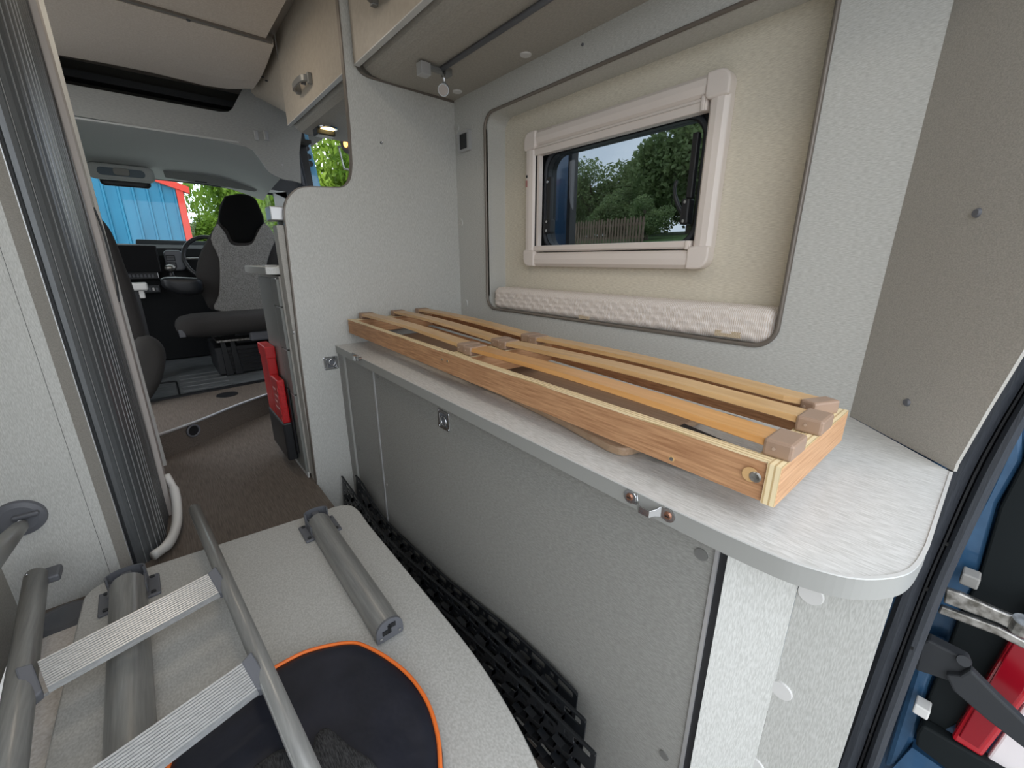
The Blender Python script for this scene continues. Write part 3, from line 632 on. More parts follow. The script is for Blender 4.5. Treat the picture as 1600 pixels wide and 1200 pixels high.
def dleg(p, q, rad, endcap=True):
    """a D-section leg: rounded on top, flat underneath"""
    p = Vector((*p, TZ + .006)); q = Vector((*q, TZ + .006)); t = (q - p).normalized(); w = Vector((-t.y, t.x, 0))
    prof = [(math.cos(a) * rad, math.sin(a) * rad * .95 + rad * .75) for a in np.linspace(0, PI, 13)] + [(-rad, .006), (-rad * .9, 0), (rad * .9, 0), (rad, .006)]
    def ring(c, s=1): return [c + w * (a * s) + Vector((0, 0, z * s)) for a, z in prof]
    b = N(); A = [b.verts.new(v) for v in ring(p)]; B = [b.verts.new(v) for v in ring(q)]; n = len(A)
    for i in range(n): b.faces.new((A[i], A[(i + 1) % n], B[(i + 1) % n], B[i]))
    b.faces.new(A); b.faces.new(B)
    o = obj('leg', b, tube_m, tt); o.data.shade_smooth()
    es = o.modifiers.new('e', 'EDGE_SPLIT'); es.split_angle = .7
    b = N(); A = [b.verts.new(v) for v in ring(q, 1.03)]; B = [b.verts.new(v + t * .006) for v in ring(q, 1.03)]
    for i in range(n): b.faces.new((A[i], A[(i + 1) % n], B[(i + 1) % n], B[i]))
    b.faces.new(A); b.faces.new(B); obj('end_plate', b, mid_pl, tt)
    e = q + t * .0065
    for dx, dz, sx, sz in ((-.010, rad * .75, .009, .006), (.006, rad * 1.15, .009, .006), (-.001, rad * .9, .004, .011)):
        c = e + w * dx; b = N(); bmesh.ops.create_cube(b, size=1)
        M = Matrix(((w.x, t.x, 0), (w.y, t.y, 0), (0, 0, 1))).to_4x4()
        bmesh.ops.transform(b, verts=b.verts, matrix=Matrix.Translation(c + Vector((0, 0, dz))) @ M @ Matrix.Diagonal((sx * 2, .003, sz * 2, 1)))
        obj('socket_slot', b, black_pl, tt)
    for s in (-1, 1):
        g = N(); disc(g, e + w * (s * rad * .72) + Vector((0, 0, .013 if s < 0 else .013)), t, .0035, .002, 12); obj('screw', g, chrome, tt)
    # hinge bracket: base plate, cup and pin housing
    M = Matrix(((w.x, t.x, 0), (w.y, t.y, 0), (0, 0, 1))).to_4x4(); T = Matrix.Translation(Vector((p.x, p.y, TZ)))
    def lb(nm, x0, x1, y0, y1, z0, z1, m=mid_pl, bev=.003):
        b = box(N(), x0, x1, y0, y1, z0, z1); bmesh.ops.transform(b, verts=b.verts, matrix=T @ M); return obj(nm, b, m, tt, bevel=bev)
    k = rad / .033
    lb('bracket_plate', -.058 * k, -.030 * k, -.045, .055, 0, .009); lb('bracket_plate', .030 * k, .058 * k, -.045, .055, 0, .009)
    for sx in (-.044, .044):
        for yy in (-.033, .043):
            v = T @ M @ Vector((sx * k, yy, .009)); g = N(); disc(g, v, (0, 0, 1), .006, .003, 12); obj('bracket_screw', g, dark_pl, tt)
    lb('bracket_cheek', -.036 * k, -.030 * k, -.03, .035, 0, .040); lb('bracket_cheek', .030 * k, .036 * k, -.03, .035, 0, .040)
    lb('bracket_core', -.012, .012, -.045, .0, .008, .050, mid_pl, .004)
    lb('bracket_core', -.028, .028, -.018, -.010, .008, .044, mid_pl, .002)
    b = N(); hs = []; r0 = .039 * k
    for i in range(15):
        a = PI * (-.12 + 1.24 * i / 14); hs.append([T @ M @ Vector((-math.cos(a) * rr, -.055 + .002 - math.sin(a) * rr * .55 + .03, z)) for rr, z in ((r0, .020), (r0, .062), (r0 - .004, .062), (r0 - .004, .020))])
    hs = [[b.verts.new(v) for v in h] for h in hs]
    for A, B in zip(hs, hs[1:]):
        for j in range(4): b.faces.new((A[j], B[j], B[(j + 1) % 4], A[(j + 1) % 4]))
    b.faces.new(hs[0]); b.faces.new(hs[-1]); obj('bracket_cup', b, mid_pl, tt, smooth=False)
e0 = at(498, 815, 'Z', .10); e1 = at(608, 985, 'Z', .095)
dleg(e0[:2], e1[:2], .033)
e0 = at(200, 915, 'Z', .10); dleg(e0[:2], (e0[0] + .022, .70), .037)

# ---- black bag with orange piping
bag_pts = [A2(*p, .105) for p in ((688, 1200), (684, 1150), (668, 1098), (640, 1057), (606, 1029), (575, 1012), (553, 1005), (520, 1008), (475, 1020), (432, 1042))]
bag_o = sm2(bag_pts[::-1], 4)
bag_o = bag_o[::-1] + sm2([A2(330, 1110, .105), A2(275, 1165, .105), (-.17, .62), (-.16, .42), (-.05, .30), (.08, .27), (.18, .33)], 4)
bg_ = thing('round_bag', 'flat black drawstring bag edged in bright orange piping on the table', 'bag', (.06, .6, TZ))
ca = sum(p[0] for p in bag_o) / len(bag_o); cb = sum(p[1] for p in bag_o) / len(bag_o)
b = N(); rings = []
for s, z in ((.99, TZ + .001), (1.03, TZ + .012), (1.0, TZ + .034), (.93, TZ + .041), (.82, TZ + .044), (.66, TZ + .043), (.48, TZ + .046), (.28, TZ + .044), (.1, TZ + .043)):
    rings.append([b.verts.new((ca + (p[0] - ca) * s, cb + (p[1] - cb) * s, z + (.004 * math.sin(9 * p[0] * s + 5 * p[1]) + .003 * math.sin(23 * p[1] * s + 3) if s < .95 else 0))) for p in bag_o])
n = len(bag_o)
for A, B in zip(rings, rings[1:]):
    for i in range(n): b.faces.new((A[i], A[(i + 1) % n], B[(i + 1) % n], B[i]))
b.faces.new(rings[0]); b.faces.new(rings[-1])
obj('shell', b, bag_m, bg_, smooth=True)
obj('piping', tube(N(), [(ca + (p[0] - ca) * 1.0, cb + (p[1] - cb) * 1.0, TZ + .036) for p in bag_o], .0042, 8, closed=True), orange, bg_, smooth=True)
# net pocket, a crumpled patch
pk = [A2(*p, .12) for p in ((493, 1150), (505, 1138), (520, 1142), (545, 1165), (590, 1200), (540, 1235), (470, 1215), (485, 1180))]
b = puffy(sm2(pk + [pk[0]], 3)[:-1], 'Z', TZ + .047, -.004, .012); obj('net_pocket', b, mesh_m, bg_, smooth=True)
pk = [A2(*p, .12) for p in ((400, 1195), (440, 1170), (458, 1190), (452, 1235), (390, 1240))]
b = puffy(sm2(pk + [pk[0]], 3)[:-1], 'Z', TZ + .047, -.004, .008); obj('net_pocket', b, mesh_m, bg_, smooth=True)

# ================================================================== LADDER
LZ = .185
ld = thing('bunk_ladder', 'grey tube bunk ladder with ribbed aluminium rungs resting over table and bag', 'ladder', (-.16, .9, LZ))
ra0 = Vector(at(304, 795, 'Z', LZ)); ra1 = Vector(at(480, 1200, 'Z', LZ)); dr = (ra1 - ra0).normalized()
lb0 = Vector(at(57, 899, 'Z', LZ)); 
lb1 = Vector(at(14, 1196, 'Z', LZ)); dl = (lb1 - lb0).normalized()
def railtube(p, d, ln, r, flat=1):
    o = obj('side_rail', tube(N(), [p + d * .0, p + d * .006, p + d * .4, p + d * ln], [r * .8, r, r, r], 20, flat=flat), tube_m, ld, smooth=True)
railtube(ra0, dr, 1.35, .0165, 1.15); railtube(lb0, dl, 1.3, .0225, 1.1)
obj('rail_slot', tube(N(), [ra0 + dr * .82 + Vector((-.013, 0, .008)), ra0 + dr * 1.1 + Vector((-.013, 0, .008))], .003, 6), alu, ld)
g = N(); disc(g, ra0 + dr * .004 + Vector((-.004, 0, .012)), (-.3, .2, 1), .006, .006, 14, .003); obj('rail_bolt', g, chrome, ld)
g = N(); disc(g, lb0 + dl * .02 + Vector((-.010, 0, .018)), (-.3, 0, 1), .006, .005, 14, .003); obj('rail_bolt', g, chrome, ld)
b = N(); box(b, lb0.x + .005, lb0.x + .045, lb0.y - .035, lb0.y + .02, LZ - .018, LZ + .004); obj('rail_foot', b, mid_pl, ld, bevel=.006)
def rung(p, q):
    p, q = Vector(p), Vector(q); t = (q - p).normalized(); w = Vector((t.y, -t.x, 0)).normalized()   # w points to the near side
    up = Vector((0, 0, 1)); ln = (q - p).length; hw = .031
    prof = []
    nr = 12
    for i in range(nr):
        a = -hw + 2 * hw * i / nr; s = 2 * hw / nr
        prof += [(a, .0125), (a + s * .62, .0125), (a + s * .68, .0090), (a + s * .94, .0090)]
    prof += [(hw, .011), (hw + .001, .001), (-hw - .001, .001)]
    tilt = .55
    def pt_(c, a, z): return c + w * (a * math.cos(tilt)) + up * (z - a * math.sin(tilt) * .9 + .004)
    b = N(); A = [b.verts.new(pt_(p + t * .030, a, z)) for a, z in prof]; B = [b.verts.new(pt_(q - t * .022, a, z)) for a, z in prof]
    for i in range(len(A)): b.faces.new((A[i], A[(i + 1) % len(A)], B[(i + 1) % len(A)], B[i]))
    b.faces.new(A); b.faces.new(B); rg = obj('rung', b, alu, ld)
    for c, s in ((p, 1), (q, -1)):
        b = N(); C = [c + t * (s * .002), c + t * (s * .024)]
        rr = [(-hw - .001, -.004), (-hw - .001, .0145), (hw + .001, .0145), (hw + .001, -.004)]
        V = [[b.verts.new(pt_(cc_, a * (1.25 if j == 0 else 1), z)) for a, z in rr] for j, cc_ in enumerate(C)]
        for i in range(4): b.faces.new((V[0][i], V[0][(i + 1) % 4], V[1][(i + 1) % 4], V[1][i]))
        b.faces.new(V[0]); b.faces.new(V[1]); o = obj('rung_socket', b, mid_pl, rg, bevel=.003); 
        g = N(); v = pt_(c + t * (s * .026), hw - .004, -.002); disc(g, v, (w.x, w.y, -.5), .004, .003, 10); obj('rung_screw', g, silver, rg)
r1a, r1b = at(34, 1084, 'Z', LZ), at(352, 911, 'Z', LZ)
r2b = Vector(at(412, 1052, 'Z', LZ)); r2a = Vector(r1a) + (r2b - Vector(r1b)).length * dl
rung(r1a, r1b); rung(r2a, r2b)

# ---- folded tabletop support arm on the left panel, wall discs
wd = thing('wall_socket_arm', 'grey round wall flange with a folded tube arm at the left edge', 'bracket', (-.385, 1.60, .30))
g = N(); disc(g, (-.392, 1.599, .300), (0, -1, 0), .052, .008, 36, .050); disc(g, (-.392, 1.591, .300), (0, -1, 0), .048, .004, 36, .036); obj('flange', g, mid_pl, wd)
obj('catch', bx(-.402, -.352, 1.574, 1.590, .304, .316), mid_pl, wd, bevel=.004)
a0 = Vector((-.385, 1.575, .292)); a1 = Vector(at(-40, 900, 'Y', 1.12))
obj('arm', tube(N(), [a0, a0 + (a1 - a0) * .12, a1], [.010, .017, .026], 16), silver_dk, wd, smooth=True)
g = N(); disc(g, a0 + Vector((0, -.012, .012)), (0, -1, .4), .005, .004, 12); obj('screw', g, chrome, wd)
g = N(); disc(g, (-.365, 1.51, -.2995), (0, 0, 1), .075, .310, 36, .068); disc(g, (-.365, 1.51, .0105), (0, 0, 1), .06, .006, 36, .045)
tag(obj('floor_socket', g, mid_pl), 'round dark grey floor socket half under the pale mattress edge', 'socket')
mt = N(); 
ms = rrect(-.425, .20, .02, 1.42, .05, 4)
obj_ = obj('floor_mattress', plate(ms, 'Z', -.299, .338), cushion, bevel=.012, seg=3); tag(obj_, 'pale quilted mattress pad lying on the floor beneath the upturned table', 'mattress')
for i in range(1): pass
# left bench side and ribbed strip at the frame edge
ls = thing('side_locker', 'grey locker side standing at the left photo edge', 'cabinet', (-.52, 1.2, 0))
obj('side_panel', bx(-.470, -.455, 1.02, 1.60, 0, .43), lam_w, ls); obj('top_panel', bx(-.64, -.455, 1.02, 1.60, .43, .45), lam_w, ls)
rb = thing('ribbed_strip', 'pale ribbed aluminium strip leaning at the lower left photo edge', 'strip', (-.44, .95, .02))
q0, q1 = Vector((-.452, 1.36, .06)), Vector((-.448, .80, .06))
for i in range(7):
    obj('rib', tube(N(), [q0 + Vector((0, 0, i * .022)), q1 + Vector((0, 0, i * .022))], .010, 8), alu, rb, smooth=True)

# ================================================================== LEFT PANEL + ROLLER SHUTTER
LP = thing('wall_left', '', '', (-.35, 1.61, 0)); del LP['label'], LP['category']; LP['kind'] = 'structure'
obj('main_board', bx(-.645, -.2655, 1.600, 1.615, 0, 2.12), lam_v, LP); obj('joint', bx(-.2655, -.2645, 1.602, 1.615, 0, 2.12), dark_pl, LP)
obj('corner_strip', bx(-.2645, -.240, 1.600, 1.615, 0, 2.12), lam_v, LP)
obj('return_board', plate([(-.240, 1.600), (-.2175, 1.645), (-.230, 1.66), (-.255, 1.615)], 'Z', 0, 2.12), lam_w, LP)
obj('edge_trim', plate([(-.2185, 1.643), (-.2165, 1.643), (-.2165, 1.655), (-.2185, 1.655)], 'Z', 0, 2.12), alu, LP)
sh = thing('roller_shutter', 'graphite ribbed roller shutter door curving round the washroom corner', 'shutter', (-.15, 1.8, 0))
zs = [0, .12, .30, .54, .85, 1.17, 1.65, 2.12]; xe = [-.118, -.116, -.113, -.112, -.112, -.112, -.115, -.118]
path = smooth_path([(-.212, 1.662, 0), (-.190, 1.668, 0), (-.165, 1.690, 0), (-.145, 1.735, 0), (-.134, 1.80, 0), (-.128, 1.88, 0), (-.12, 1.965, 0)], 6)
cum = [0]
for a, b_ in zip(path, path[1:]): cum.append(cum[-1] + (b_ - a).length)
def pp(s):
    s = max(0, min(cum[-1], s))
    for i in range(len(cum) - 1):
        if s <= cum[i + 1]: t = (s - cum[i]) / (cum[i + 1] - cum[i]); return path[i].lerp(path[i + 1], t)
    return path[-1]
NS = 13; w_ = cum[-1] / NS
for k in range(NS):
    b = N(); cols = []
    for u, dep in ((.0, -.0045), (.10, 0.0), (.5, .0010), (.90, 0.0), (1.0, -.0045)):
        s = (k + u) * w_; p = pp(s); q = pp(s + .002) - pp(s - .002); nrm = Vector((q.y, -q.x, 0)).normalized()
        wgt = (s / cum[-1]) ** 1.6
        cols.append([b.verts.new((p.x + nrm.x * dep + wgt * 0 * xx, p.y + nrm.y * dep, zz)) for zz, xx in zip(zs, xe)])
    for A, B in zip(cols, cols[1:]):
        for j in range(len(zs) - 1): b.faces.new((A[j], A[j + 1], B[j + 1], B[j]))
    obj('shutter_slat', b, shutter, sh)
obj('shutter_back', bx(-.240, -.200, 1.668, 1.676, 0, 2.12), dark_pl, sh)
glint_m = mat('painted_glint', (.42, .43, .43), .35, .4)  # pale strips put the light caught along the slat grooves into colour
for k in range(1, 8):
    s_ = k * w_; p = pp(s_); q = pp(s_ + .002) - pp(s_ - .002); nrm = Vector((q.y, -q.x, 0)).normalized(); tt_ = q.normalized() * .0007; g = N()
    V = [[g.verts.new(p + tt_ * e_ + nrm * d_ + Vector((0, 0, z_))) for e_, d_ in ((-1, -.003), (-1, .0012), (1, .0012), (1, -.003))] for z_ in (0, 2.1)]
    for j in range(4): g.faces.new((V[0][j], V[0][(j + 1) % 4], V[1][(j + 1) % 4], V[1][j]))
    obj('groove_glint', g, glint_m, sh)
b = N(); pr = []
for zz, xx in zip(zs, xe):
    pr.append([b.verts.new(v) for v in ((xx - .004, 1.955, zz), (xx + .012, 1.955, zz), (xx + .014, 2.02, zz), (xx - .03, 2.02, zz))])
for A, B in zip(pr, pr[1:]):
    for j in range(4): b.faces.new((A[j], A[(j + 1) % 4], B[(j + 1) % 4], B[j]))
b.faces.new(pr[0]); b.faces.new(pr[-1]); obj('closing_post', b, white_warm := mat('pale_post', (.47, .43, .40), .5), sh, bevel=.003)
obj('post_grip', tube(N(), smooth_path([(xe[4] + .013, 1.965, 1.13), (xe[4] + .020, 1.965, 1.05), (xe[4] + .019, 1.965, .9), (xe[4] + .012, 1.965, .83)], 5), .003, 8), dark_pl, sh, smooth=True)
obj('sill', tube(N(), smooth_path([(-.098, 1.99, .155), (-.085, 1.94, .11), (-.088, 1.87, .06), (-.100, 1.78, .035), (-.125, 1.69, .03), (-.165, 1.645, .03)], 6), [.012] * 6 + [.016] * 20 + [.014] * 5, 12, flat=1.3), white_pl, sh, smooth=True)
bw = thing('wall_left', '', '', (-.12, 2.2, 0)); del bw['label'], bw['category']; bw['kind'] = 'structure'
obj('board', bx(-.14, -.125, 2.02, 2.52, 0, 2.12), lam_v, bw); obj('front_edge', bx(-.145, -.112, 2.50, 2.525, 0, 2.12), edge_white, bw)

# ================================================================== KITCHEN END
kt = thing('kitchen_unit', 'grey kitchen unit seen end-on beyond the partition, with slim worktop', 'cabinet', (.6, 2.1, 0))
obj('carcass', bx(.392, 1.19, 1.918, 2.285, .02, .905), lam_w, kt)
for z0, z1 in ((.03, .40), (.405, .60), (.605, .78), (.785, .895)):
    obj('drawer_front', bx(.380, .392, 1.920, 2.02, z0, z1), kit_m := bpy.data.materials.get('sage_grey_front') or mat('sage_grey_front', (.20, .205, .19), .4), kt, bevel=.0015)
    obj('drawer_lip', bx(.3785, .381, 1.920, 1.985, z1, z1 + .0035), silver, kt)
obj('door_front', bx(.380, .392, 2.024, 2.283, .03, .895), kit_m, kt, bevel=.0015)
obj('plinth', bx(.385, .392, 1.918, 2.285, .0, .028), edge_white, kt)
obj('counter', bx(.350, 1.19, 1.918, 2.385, .912, .942), lam_top, kt, bevel=.003)
obj('counter_edge', bx(.3485, .351, 1.918, 2.385, .914, .940), edge_grey, kt)
obj('raised_back', bx(.418, .60, 1.900, 1.925, .942, 1.112), kit_m, kt, bevel=.002)
obj('raised_cap', bx(.385, .62, 1.856, 1.935, 1.112, 1.162), silver, kt, bevel=.004)
obj('worktop_hinge', bx(.365, .41, 2.0, 2.06, .942, .948), silver, kt, bevel=.002)
po = thing('black_holder', 'black mesh pouch fixed low on the kitchen unit side', 'holder', (.36, 2.15, .05))
obj('pouch', bx(.335, .379, 2.02, 2.33, .06, .25), black_pl, po, bevel=.008)
obj('back_plate', bx(.370, .3785, 1.985, 2.03, .10, .42), black_pl, po, bevel=.004)
fb = thing('red_case', 'tall slim red plastic case standing in the black pouch', 'case', (.35, 2.2, .2))
obj('body', bx(.338, .377, 2.155, 2.315, .250, .575), red_pl, fb, bevel=.006); obj('lid', bx(.335, .378, 2.15, 2.32, .53, .585), red_pl, fb, bevel=.004)
fw_ = thing('red_wallet', 'small red fire blanket wallet with faint print beside the tall red case', 'wallet', (.35, 2.05, .2))
obj('body', bx(.338, .369, 2.015, 2.150, .250, .455), red_cl, fw_, bevel=.006)
for i in range(4): obj('print', bx(.3368, .3385, 2.05 + .02 * (i % 2), 2.12 - .012 * (i % 3), .31 + i * .03, .317 + i * .03), mat('faded_print', (.62, .35, .33), .6), fw_)
for i in range(5): obj('wallet_stitch', bx(.337, .3385, 2.021, 2.027, .26 + i * .035, .28 + i * .035), mat('stitch', (.7, .1, .1), .5), fw_)

# underside lamp of the kitchen cabinet, switch box and nearby fittings
c = at(512, 200, 'Z', 1.659)
dl_ = thing('ceiling_downlight', 'lit round warm downlight under the kitchen cabinet', 'lamp', (c[0], c[1], 1.66))
g = N(); disc(g, (c[0], c[1], 1.6595), (0, 0, -1), .052, .006, 32, .048); obj('bezel', g, chrome, dl_)
g = N(); disc(g, (c[0], c[1], 1.6535), (0, 0, -1), .036, .002, 32); obj('lens', g, emit('warm_lamp_glow', (1.0, .72, .28), 1.6), dl_)
c = at(507, 212, 'Z', 1.63)
bs = thing('kitchen_switch_box', 'small silver switch box hanging beside the lit downlight', 'switch', (c[0], c[1], 1.65))
obj('body', bx(c[0] - .05, c[0] + .05, c[1] - .035, c[1] + .035, 1.628, 1.659), dark_pl, bs, bevel=.004); obj('face', bx(c[0] - .04, c[0] + .045, c[1] - .028, c[1] + .028, 1.624, 1.6285), silver, bs, bevel=.001)
c = at(541, 225, 'X', 1.25)
mr = thing('round_fitting', 'dark round fitting with a small painted orange reflection behind the partition', 'lamp', (c[0], c[1], c[2]))
g = N(); disc(g, (c[0] + .06, c[1], c[2] + .02), (-1, -.3, -.1), .10, .06, 24, .08); obj('housing', g, mid_pl, mr)
g = N(); disc(g, (c[0] - .003, c[1] + .0, c[2] - .0), (-1, -.3, -.1), .022, .004, 16); obj('painted_reflection', g, emit('reflection_glow', (1, .45, .1), 1.2), mr)  # glowing disc stands in for light reflected on the fitting
fp = thing('hinged_pane', 'clear hinged acrylic pane with a white edge hanging in the kitchen window', 'pane', at(540, 245, 'X', 1.30))
qs = [at(*p, 'X', 1.30) for p in ((528, 228), (550, 229), (551, 268), (537, 264))]
ol = [(p[1], p[2]) for p in qs]; ci = (sum(p[0] for p in ol) / 4, sum(p[1] for p in ol) / 4)
obj('acrylic', plate(ol, 'X', 1.30, .004), clear_glass, fp)
obj('rim', plate([(ci[0] + (p[0] - ci[0]) * 1.03, ci[1] + (p[1] - ci[1]) * 1.03) for p in ol], 'X', 1.298, .008, holes=[[(ci[0] + (p[0] - ci[0]) * .88, ci[1] + (p[1] - ci[1]) * .88) for p in ol]]), white_pl, fp)

# ================================================================== CAB
HY = 3.60
hp = [(-.64, 1.757)] + [(-.17, 1.742), (.55, 1.716), (.66, 1.708)] + sm2([(.70, 1.69), (.74, 1.63), (.78, 1.565), (.86, 1.53), (.93, 1.525)], 3) + [(.985, 1.515), (1.0, 1.72), (1.1, 2.10), (.76, 2.10), (.70, 2.06), (.65, 1.98)] + sm2([(.62, 1.93), (.59, 1.903), (.54, 1.893)], 3) + [(-.64, 1.893)]
ch_ = struct('wall_front', plate(hp, 'Y', HY, .018), cab_h := grained('cab_header_board', (.34, .34, .32), (.41, .41, .385), (60, 300, 300), .5, bump=.05))
obj('lower_ledge', bx(-.64, .62, HY - .01, HY + .03, 1.722, 1.732), cab_grey, ch_)
for px in (400, 415):
    c = at(px, 212, 'Y', HY); obj('wall_clip', bx(c[0] - .012, c[0] + .012, HY - .012, HY, c[2] - .030, c[2] + .030), silver, ch_, bevel=.003)
c = at(441, 258, 'Y', HY); g = N(); disc(g, c, (0, -1, 0), .007, .004, 12); obj('screw', g, silver, ch_)
# cab roof lining: one curved sheet from the header down to the windscreen top
b = N(); G_ = []
for i in range(15):
    u = i / 14; x = lerp(-.64, .985, u); side = max(0, (x - .55) / .6); row = []
    for j in range(8):
        v = j / 7; y = lerp(HY + .015, 4.95, v); z = 1.80 - .06 * v ** 1.5 - .09 * v - .22 * side ** 1.5 * (1 - .2 * v) - (.02 if j == 7 else 0)
        row.append(b.verts.new((x, y, z)))
    G_.append(row)
for A, B in zip(G_, G_[1:]):
    for j in range(7): b.faces.new((A[j], A[j + 1], B[j + 1], B[j]))
cr_ = struct('trim_2', b, cab_grey, smooth=True)
def hz(x, y):
    v = (y - HY - .015) / (4.95 - HY - .015); side = max(0, (x - .55) / .6); return 1.80 - .06 * v ** 1.5 - .09 * v - .22 * side ** 1.5 * (1 - .2 * v)
oc = thing('overhead_console', 'grey roof console with reading light above the windscreen mirror', 'console', (.0, 4.75, 1.66))
c = at(190, 270, 'Y', 4.70); cx = c[0]; cz = c[2]
obj('housing', puffy(rrect(cx - .20, cx + .20, cz - .055, cz + .06, .04, 4), 'Y', 4.72, .05, -.035), cab_grey, oc, smooth=True)
obj('panel', plate(rrect(cx - .14, cx + .14, cz - .028, cz + .028, .026, 5), 'Y', 4.682, .01), mat('blue_grey_panel', (.09, .125, .15), .35), oc, bevel=.002)
obj('lamp_lens', plate(rrect(cx - .048, cx + .048, cz - .022, cz + .030, .018, 5), 'Y', 4.674, .012), mat('lamp_lens', (.28, .27, .24), .25), oc, bevel=.003)
c = at(197, 286, 'Y', 4.80)
tag(obj('rear_view_mirror', puffy(rrect(c[0] - .155, c[0] + .155, c[2] - .030, c[2] + .05, .03, 4), 'Y', 4.80, .02, -.015), black_pl, smooth=True), 'black rear-view mirror hanging below the roof console', 'mirror')
for (xa, xb, lab_) in ((.235, .93, 'grey sun visor folded up above the driver side windscreen'), (-.60, -.24, 'grey sun visor folded up above the passenger side, mostly hidden')):
    sv = thing('sun_visor', lab_, 'visor', ((xa + xb) / 2, 4.8, 1.66), 'sun visors')
    za, zb = 1.668, 1.640
    ol = [(xa, za + .045), (xa + .01, za - .045), (xb - .04, zb - .065), (xb, zb - .03), (xb - .02, zb + .005)]
    obj('flap', plate(ol, 'Y', 4.76, .02), grained('visor_vinyl', (.22, .225, .21), (.25, .255, .24), (200, 200, 200), .8, bump=.05), sv, bevel=.012, seg=3)
    obj('finger_pull', bx(lerp(xa, xb, .30), lerp(xa, xb, .42), 4.752, 4.762, lerp(za, zb, .3) - .052, lerp(za, zb, .3) - .040), dark_pl, sv, bevel=.003)
# over-cab bed board and dark storage opening
bd = thing('overcab_board', 'wide cream over-cab ceiling board with a sagging front edge', 'board', (.3, 3.2, 2.0))
b = N(); T_ = []
e1 = [at(*p, 'Z', 2.02) for p in ((60, -30), (196, 0), (320, 36), (432, 72))]; 
nearE = [Vector((x, 2.72, 2.02)) for x in np.linspace(-.64, .70, 12)]
farE = []
for i, x in enumerate(np.linspace(-.64, .71, 12)):
    farE.append(Vector((x, 3.52 - .16 * max(0, (x - .45) / .26) ** 2, 2.005 + .008 * math.sin(x * 6 + .5))))
for a, c in zip(nearE, farE):
    col_ = [b.verts.new(a.lerp(c, t) + Vector((0, 0, -.02 * math.sin(PI * t)))) for t in (0, .1, .3, .5, .7, .9, 1)]
    col_ += [b.verts.new(c + Vector((0, .004, .03))), b.verts.new(a + Vector((0, 0, .03)))]
    T_.append(col_)
for A, B in zip(T_, T_[1:]):
    for j in range(9): b.faces.new((A[j], A[(j + 1) % 9], B[(j + 1) % 9], B[j]))
b.faces.new(T_[0]); b.faces.new(T_[-1]); obj('padded_board', b, headliner, bd, smooth=False)
for px, py in ((294, 30), (410, 119), (416, 125)):
    c = at(px, py, 'Z', 1.998); g = N(); disc(g, (c[0], c[1], 1.996), (0, 0, -1), .008, .004, 10); obj('stud', g, dark_pl, bd)
cb_ = thing('ceiling_board', 'cream ceiling board nearer than the over-cab board, brown joint between', 'board', (.2, 2.3, 2.0))
obj('board', bx(-.64, .66, 1.98, 2.69, 2.03, 2.05), headliner, cb_); obj('joint_strip', bx(-.64, .69, 2.690, 2.712, 2.02, 2.045), edge_brown, cb_)
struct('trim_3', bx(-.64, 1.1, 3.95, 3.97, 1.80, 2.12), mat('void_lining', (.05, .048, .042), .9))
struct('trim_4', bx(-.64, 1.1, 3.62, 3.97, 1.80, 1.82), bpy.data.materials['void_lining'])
# moulding between the boards and the kitchen cabinet
b = N(); MP = []
for t in np.linspace(0, 1, 9):
    y = lerp(2.845, 3.58, t); MP.append([b.verts.new(v) for v in ((.742, y, 2.12), (.742 - .0 * t, y, 2.04 - .0 * t), (.765, y, 1.86 + .16 * t), (.80, y, 1.74 + .27 * t), (.84, y, 1.715 + .30 * t))])
for A, B in zip(MP, MP[1:]):
    for j in range(4): b.faces.new((A[j], A[j + 1], B[j + 1], B[j]))
struct('trim_5', b, cream_door, smooth=True)
# windscreen, surround
ws = thing('window_2', '', '', (.35, 5.0, 1.3)); del ws['label'], ws['category']; ws['kind'] = 'structure'
WS = [(-.62, 1.02), (1.10, 1.02), (1.13, 1.45), (1.09, 1.59), (.5, 1.630), (-.62, 1.650)]
obj('surround', plate([(-.68, .2), (1.4, .2), (1.4, 2.16), (-.68, 2.16)], 'Y', 5.02, .02, holes=[WS]), dark_pl, ws)
obj('pane', plate(WS, 'Y', 5.03, .004), clear_glass, ws)
obj('header_trim', plate([(-.64, 1.66), (.5, 1.64), (1.08, 1.60), (1.2, 1.55), (1.2, 1.62), (-.64, 1.70)], 'Y', 4.93, .03), cab_grey, ws)
obj('pillar_trim', plate([(1.085, 1.05), (1.16, 1.05), (1.2, 1.62), (1.08, 1.60)], 'Y', 4.93, .03), cab_grey, ws)
cab_dark = dark_pl
struct('roof_front', bx(-.68, 1.4, 3.85, 5.25, 2.0, 2.04), dark_pl).name = 'trim_6'
# door pillar with black seal, blue door edge
pl = thing('cab_door_pillar', 'black rubber door seal and blue door edge seen through the partition cut-out', 'door frame', (1.2, 4.0, 1.2))
def vstrip(x0, x1, Y, top, bot, m, nm, th=.02, par=None):
    a = at(x0[0], top, 'Y', Y); b1 = at(x0[1], top, 'Y', Y); c = at(x1[1], bot, 'Y', Y); d = at(x1[0], bot, 'Y', Y)
    obj(nm, plate([(a[0], a[2]), (b1[0], b1[2]), (c[0], c[2]), (d[0], d[2])], 'Y', Y, th), m, par or pl, bevel=.004)
vstrip((452, 462), (466, 481), 3.66, 208, 292, black_rb, 'outer_seal')
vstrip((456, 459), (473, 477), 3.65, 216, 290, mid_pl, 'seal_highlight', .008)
vstrip((460, 474), (480, 491), 3.72, 200, 296, black_pl, 'inner_seal')
vstrip((473, 480), (490, 502), 3.80, 205, 296, blue_lt := mat('sky_blue_paint', (.12, .42, .66), .3, 0, Coat_Weight=.5), 'door_edge')
for px, py in ((479, 232), (482, 245), (485, 256)):
    c = at(px, py, 'Y', 3.79); g = N(); disc(g, c, (0, -1, 0), .020, .008, 16); obj('striker', g, black_pl, pl)

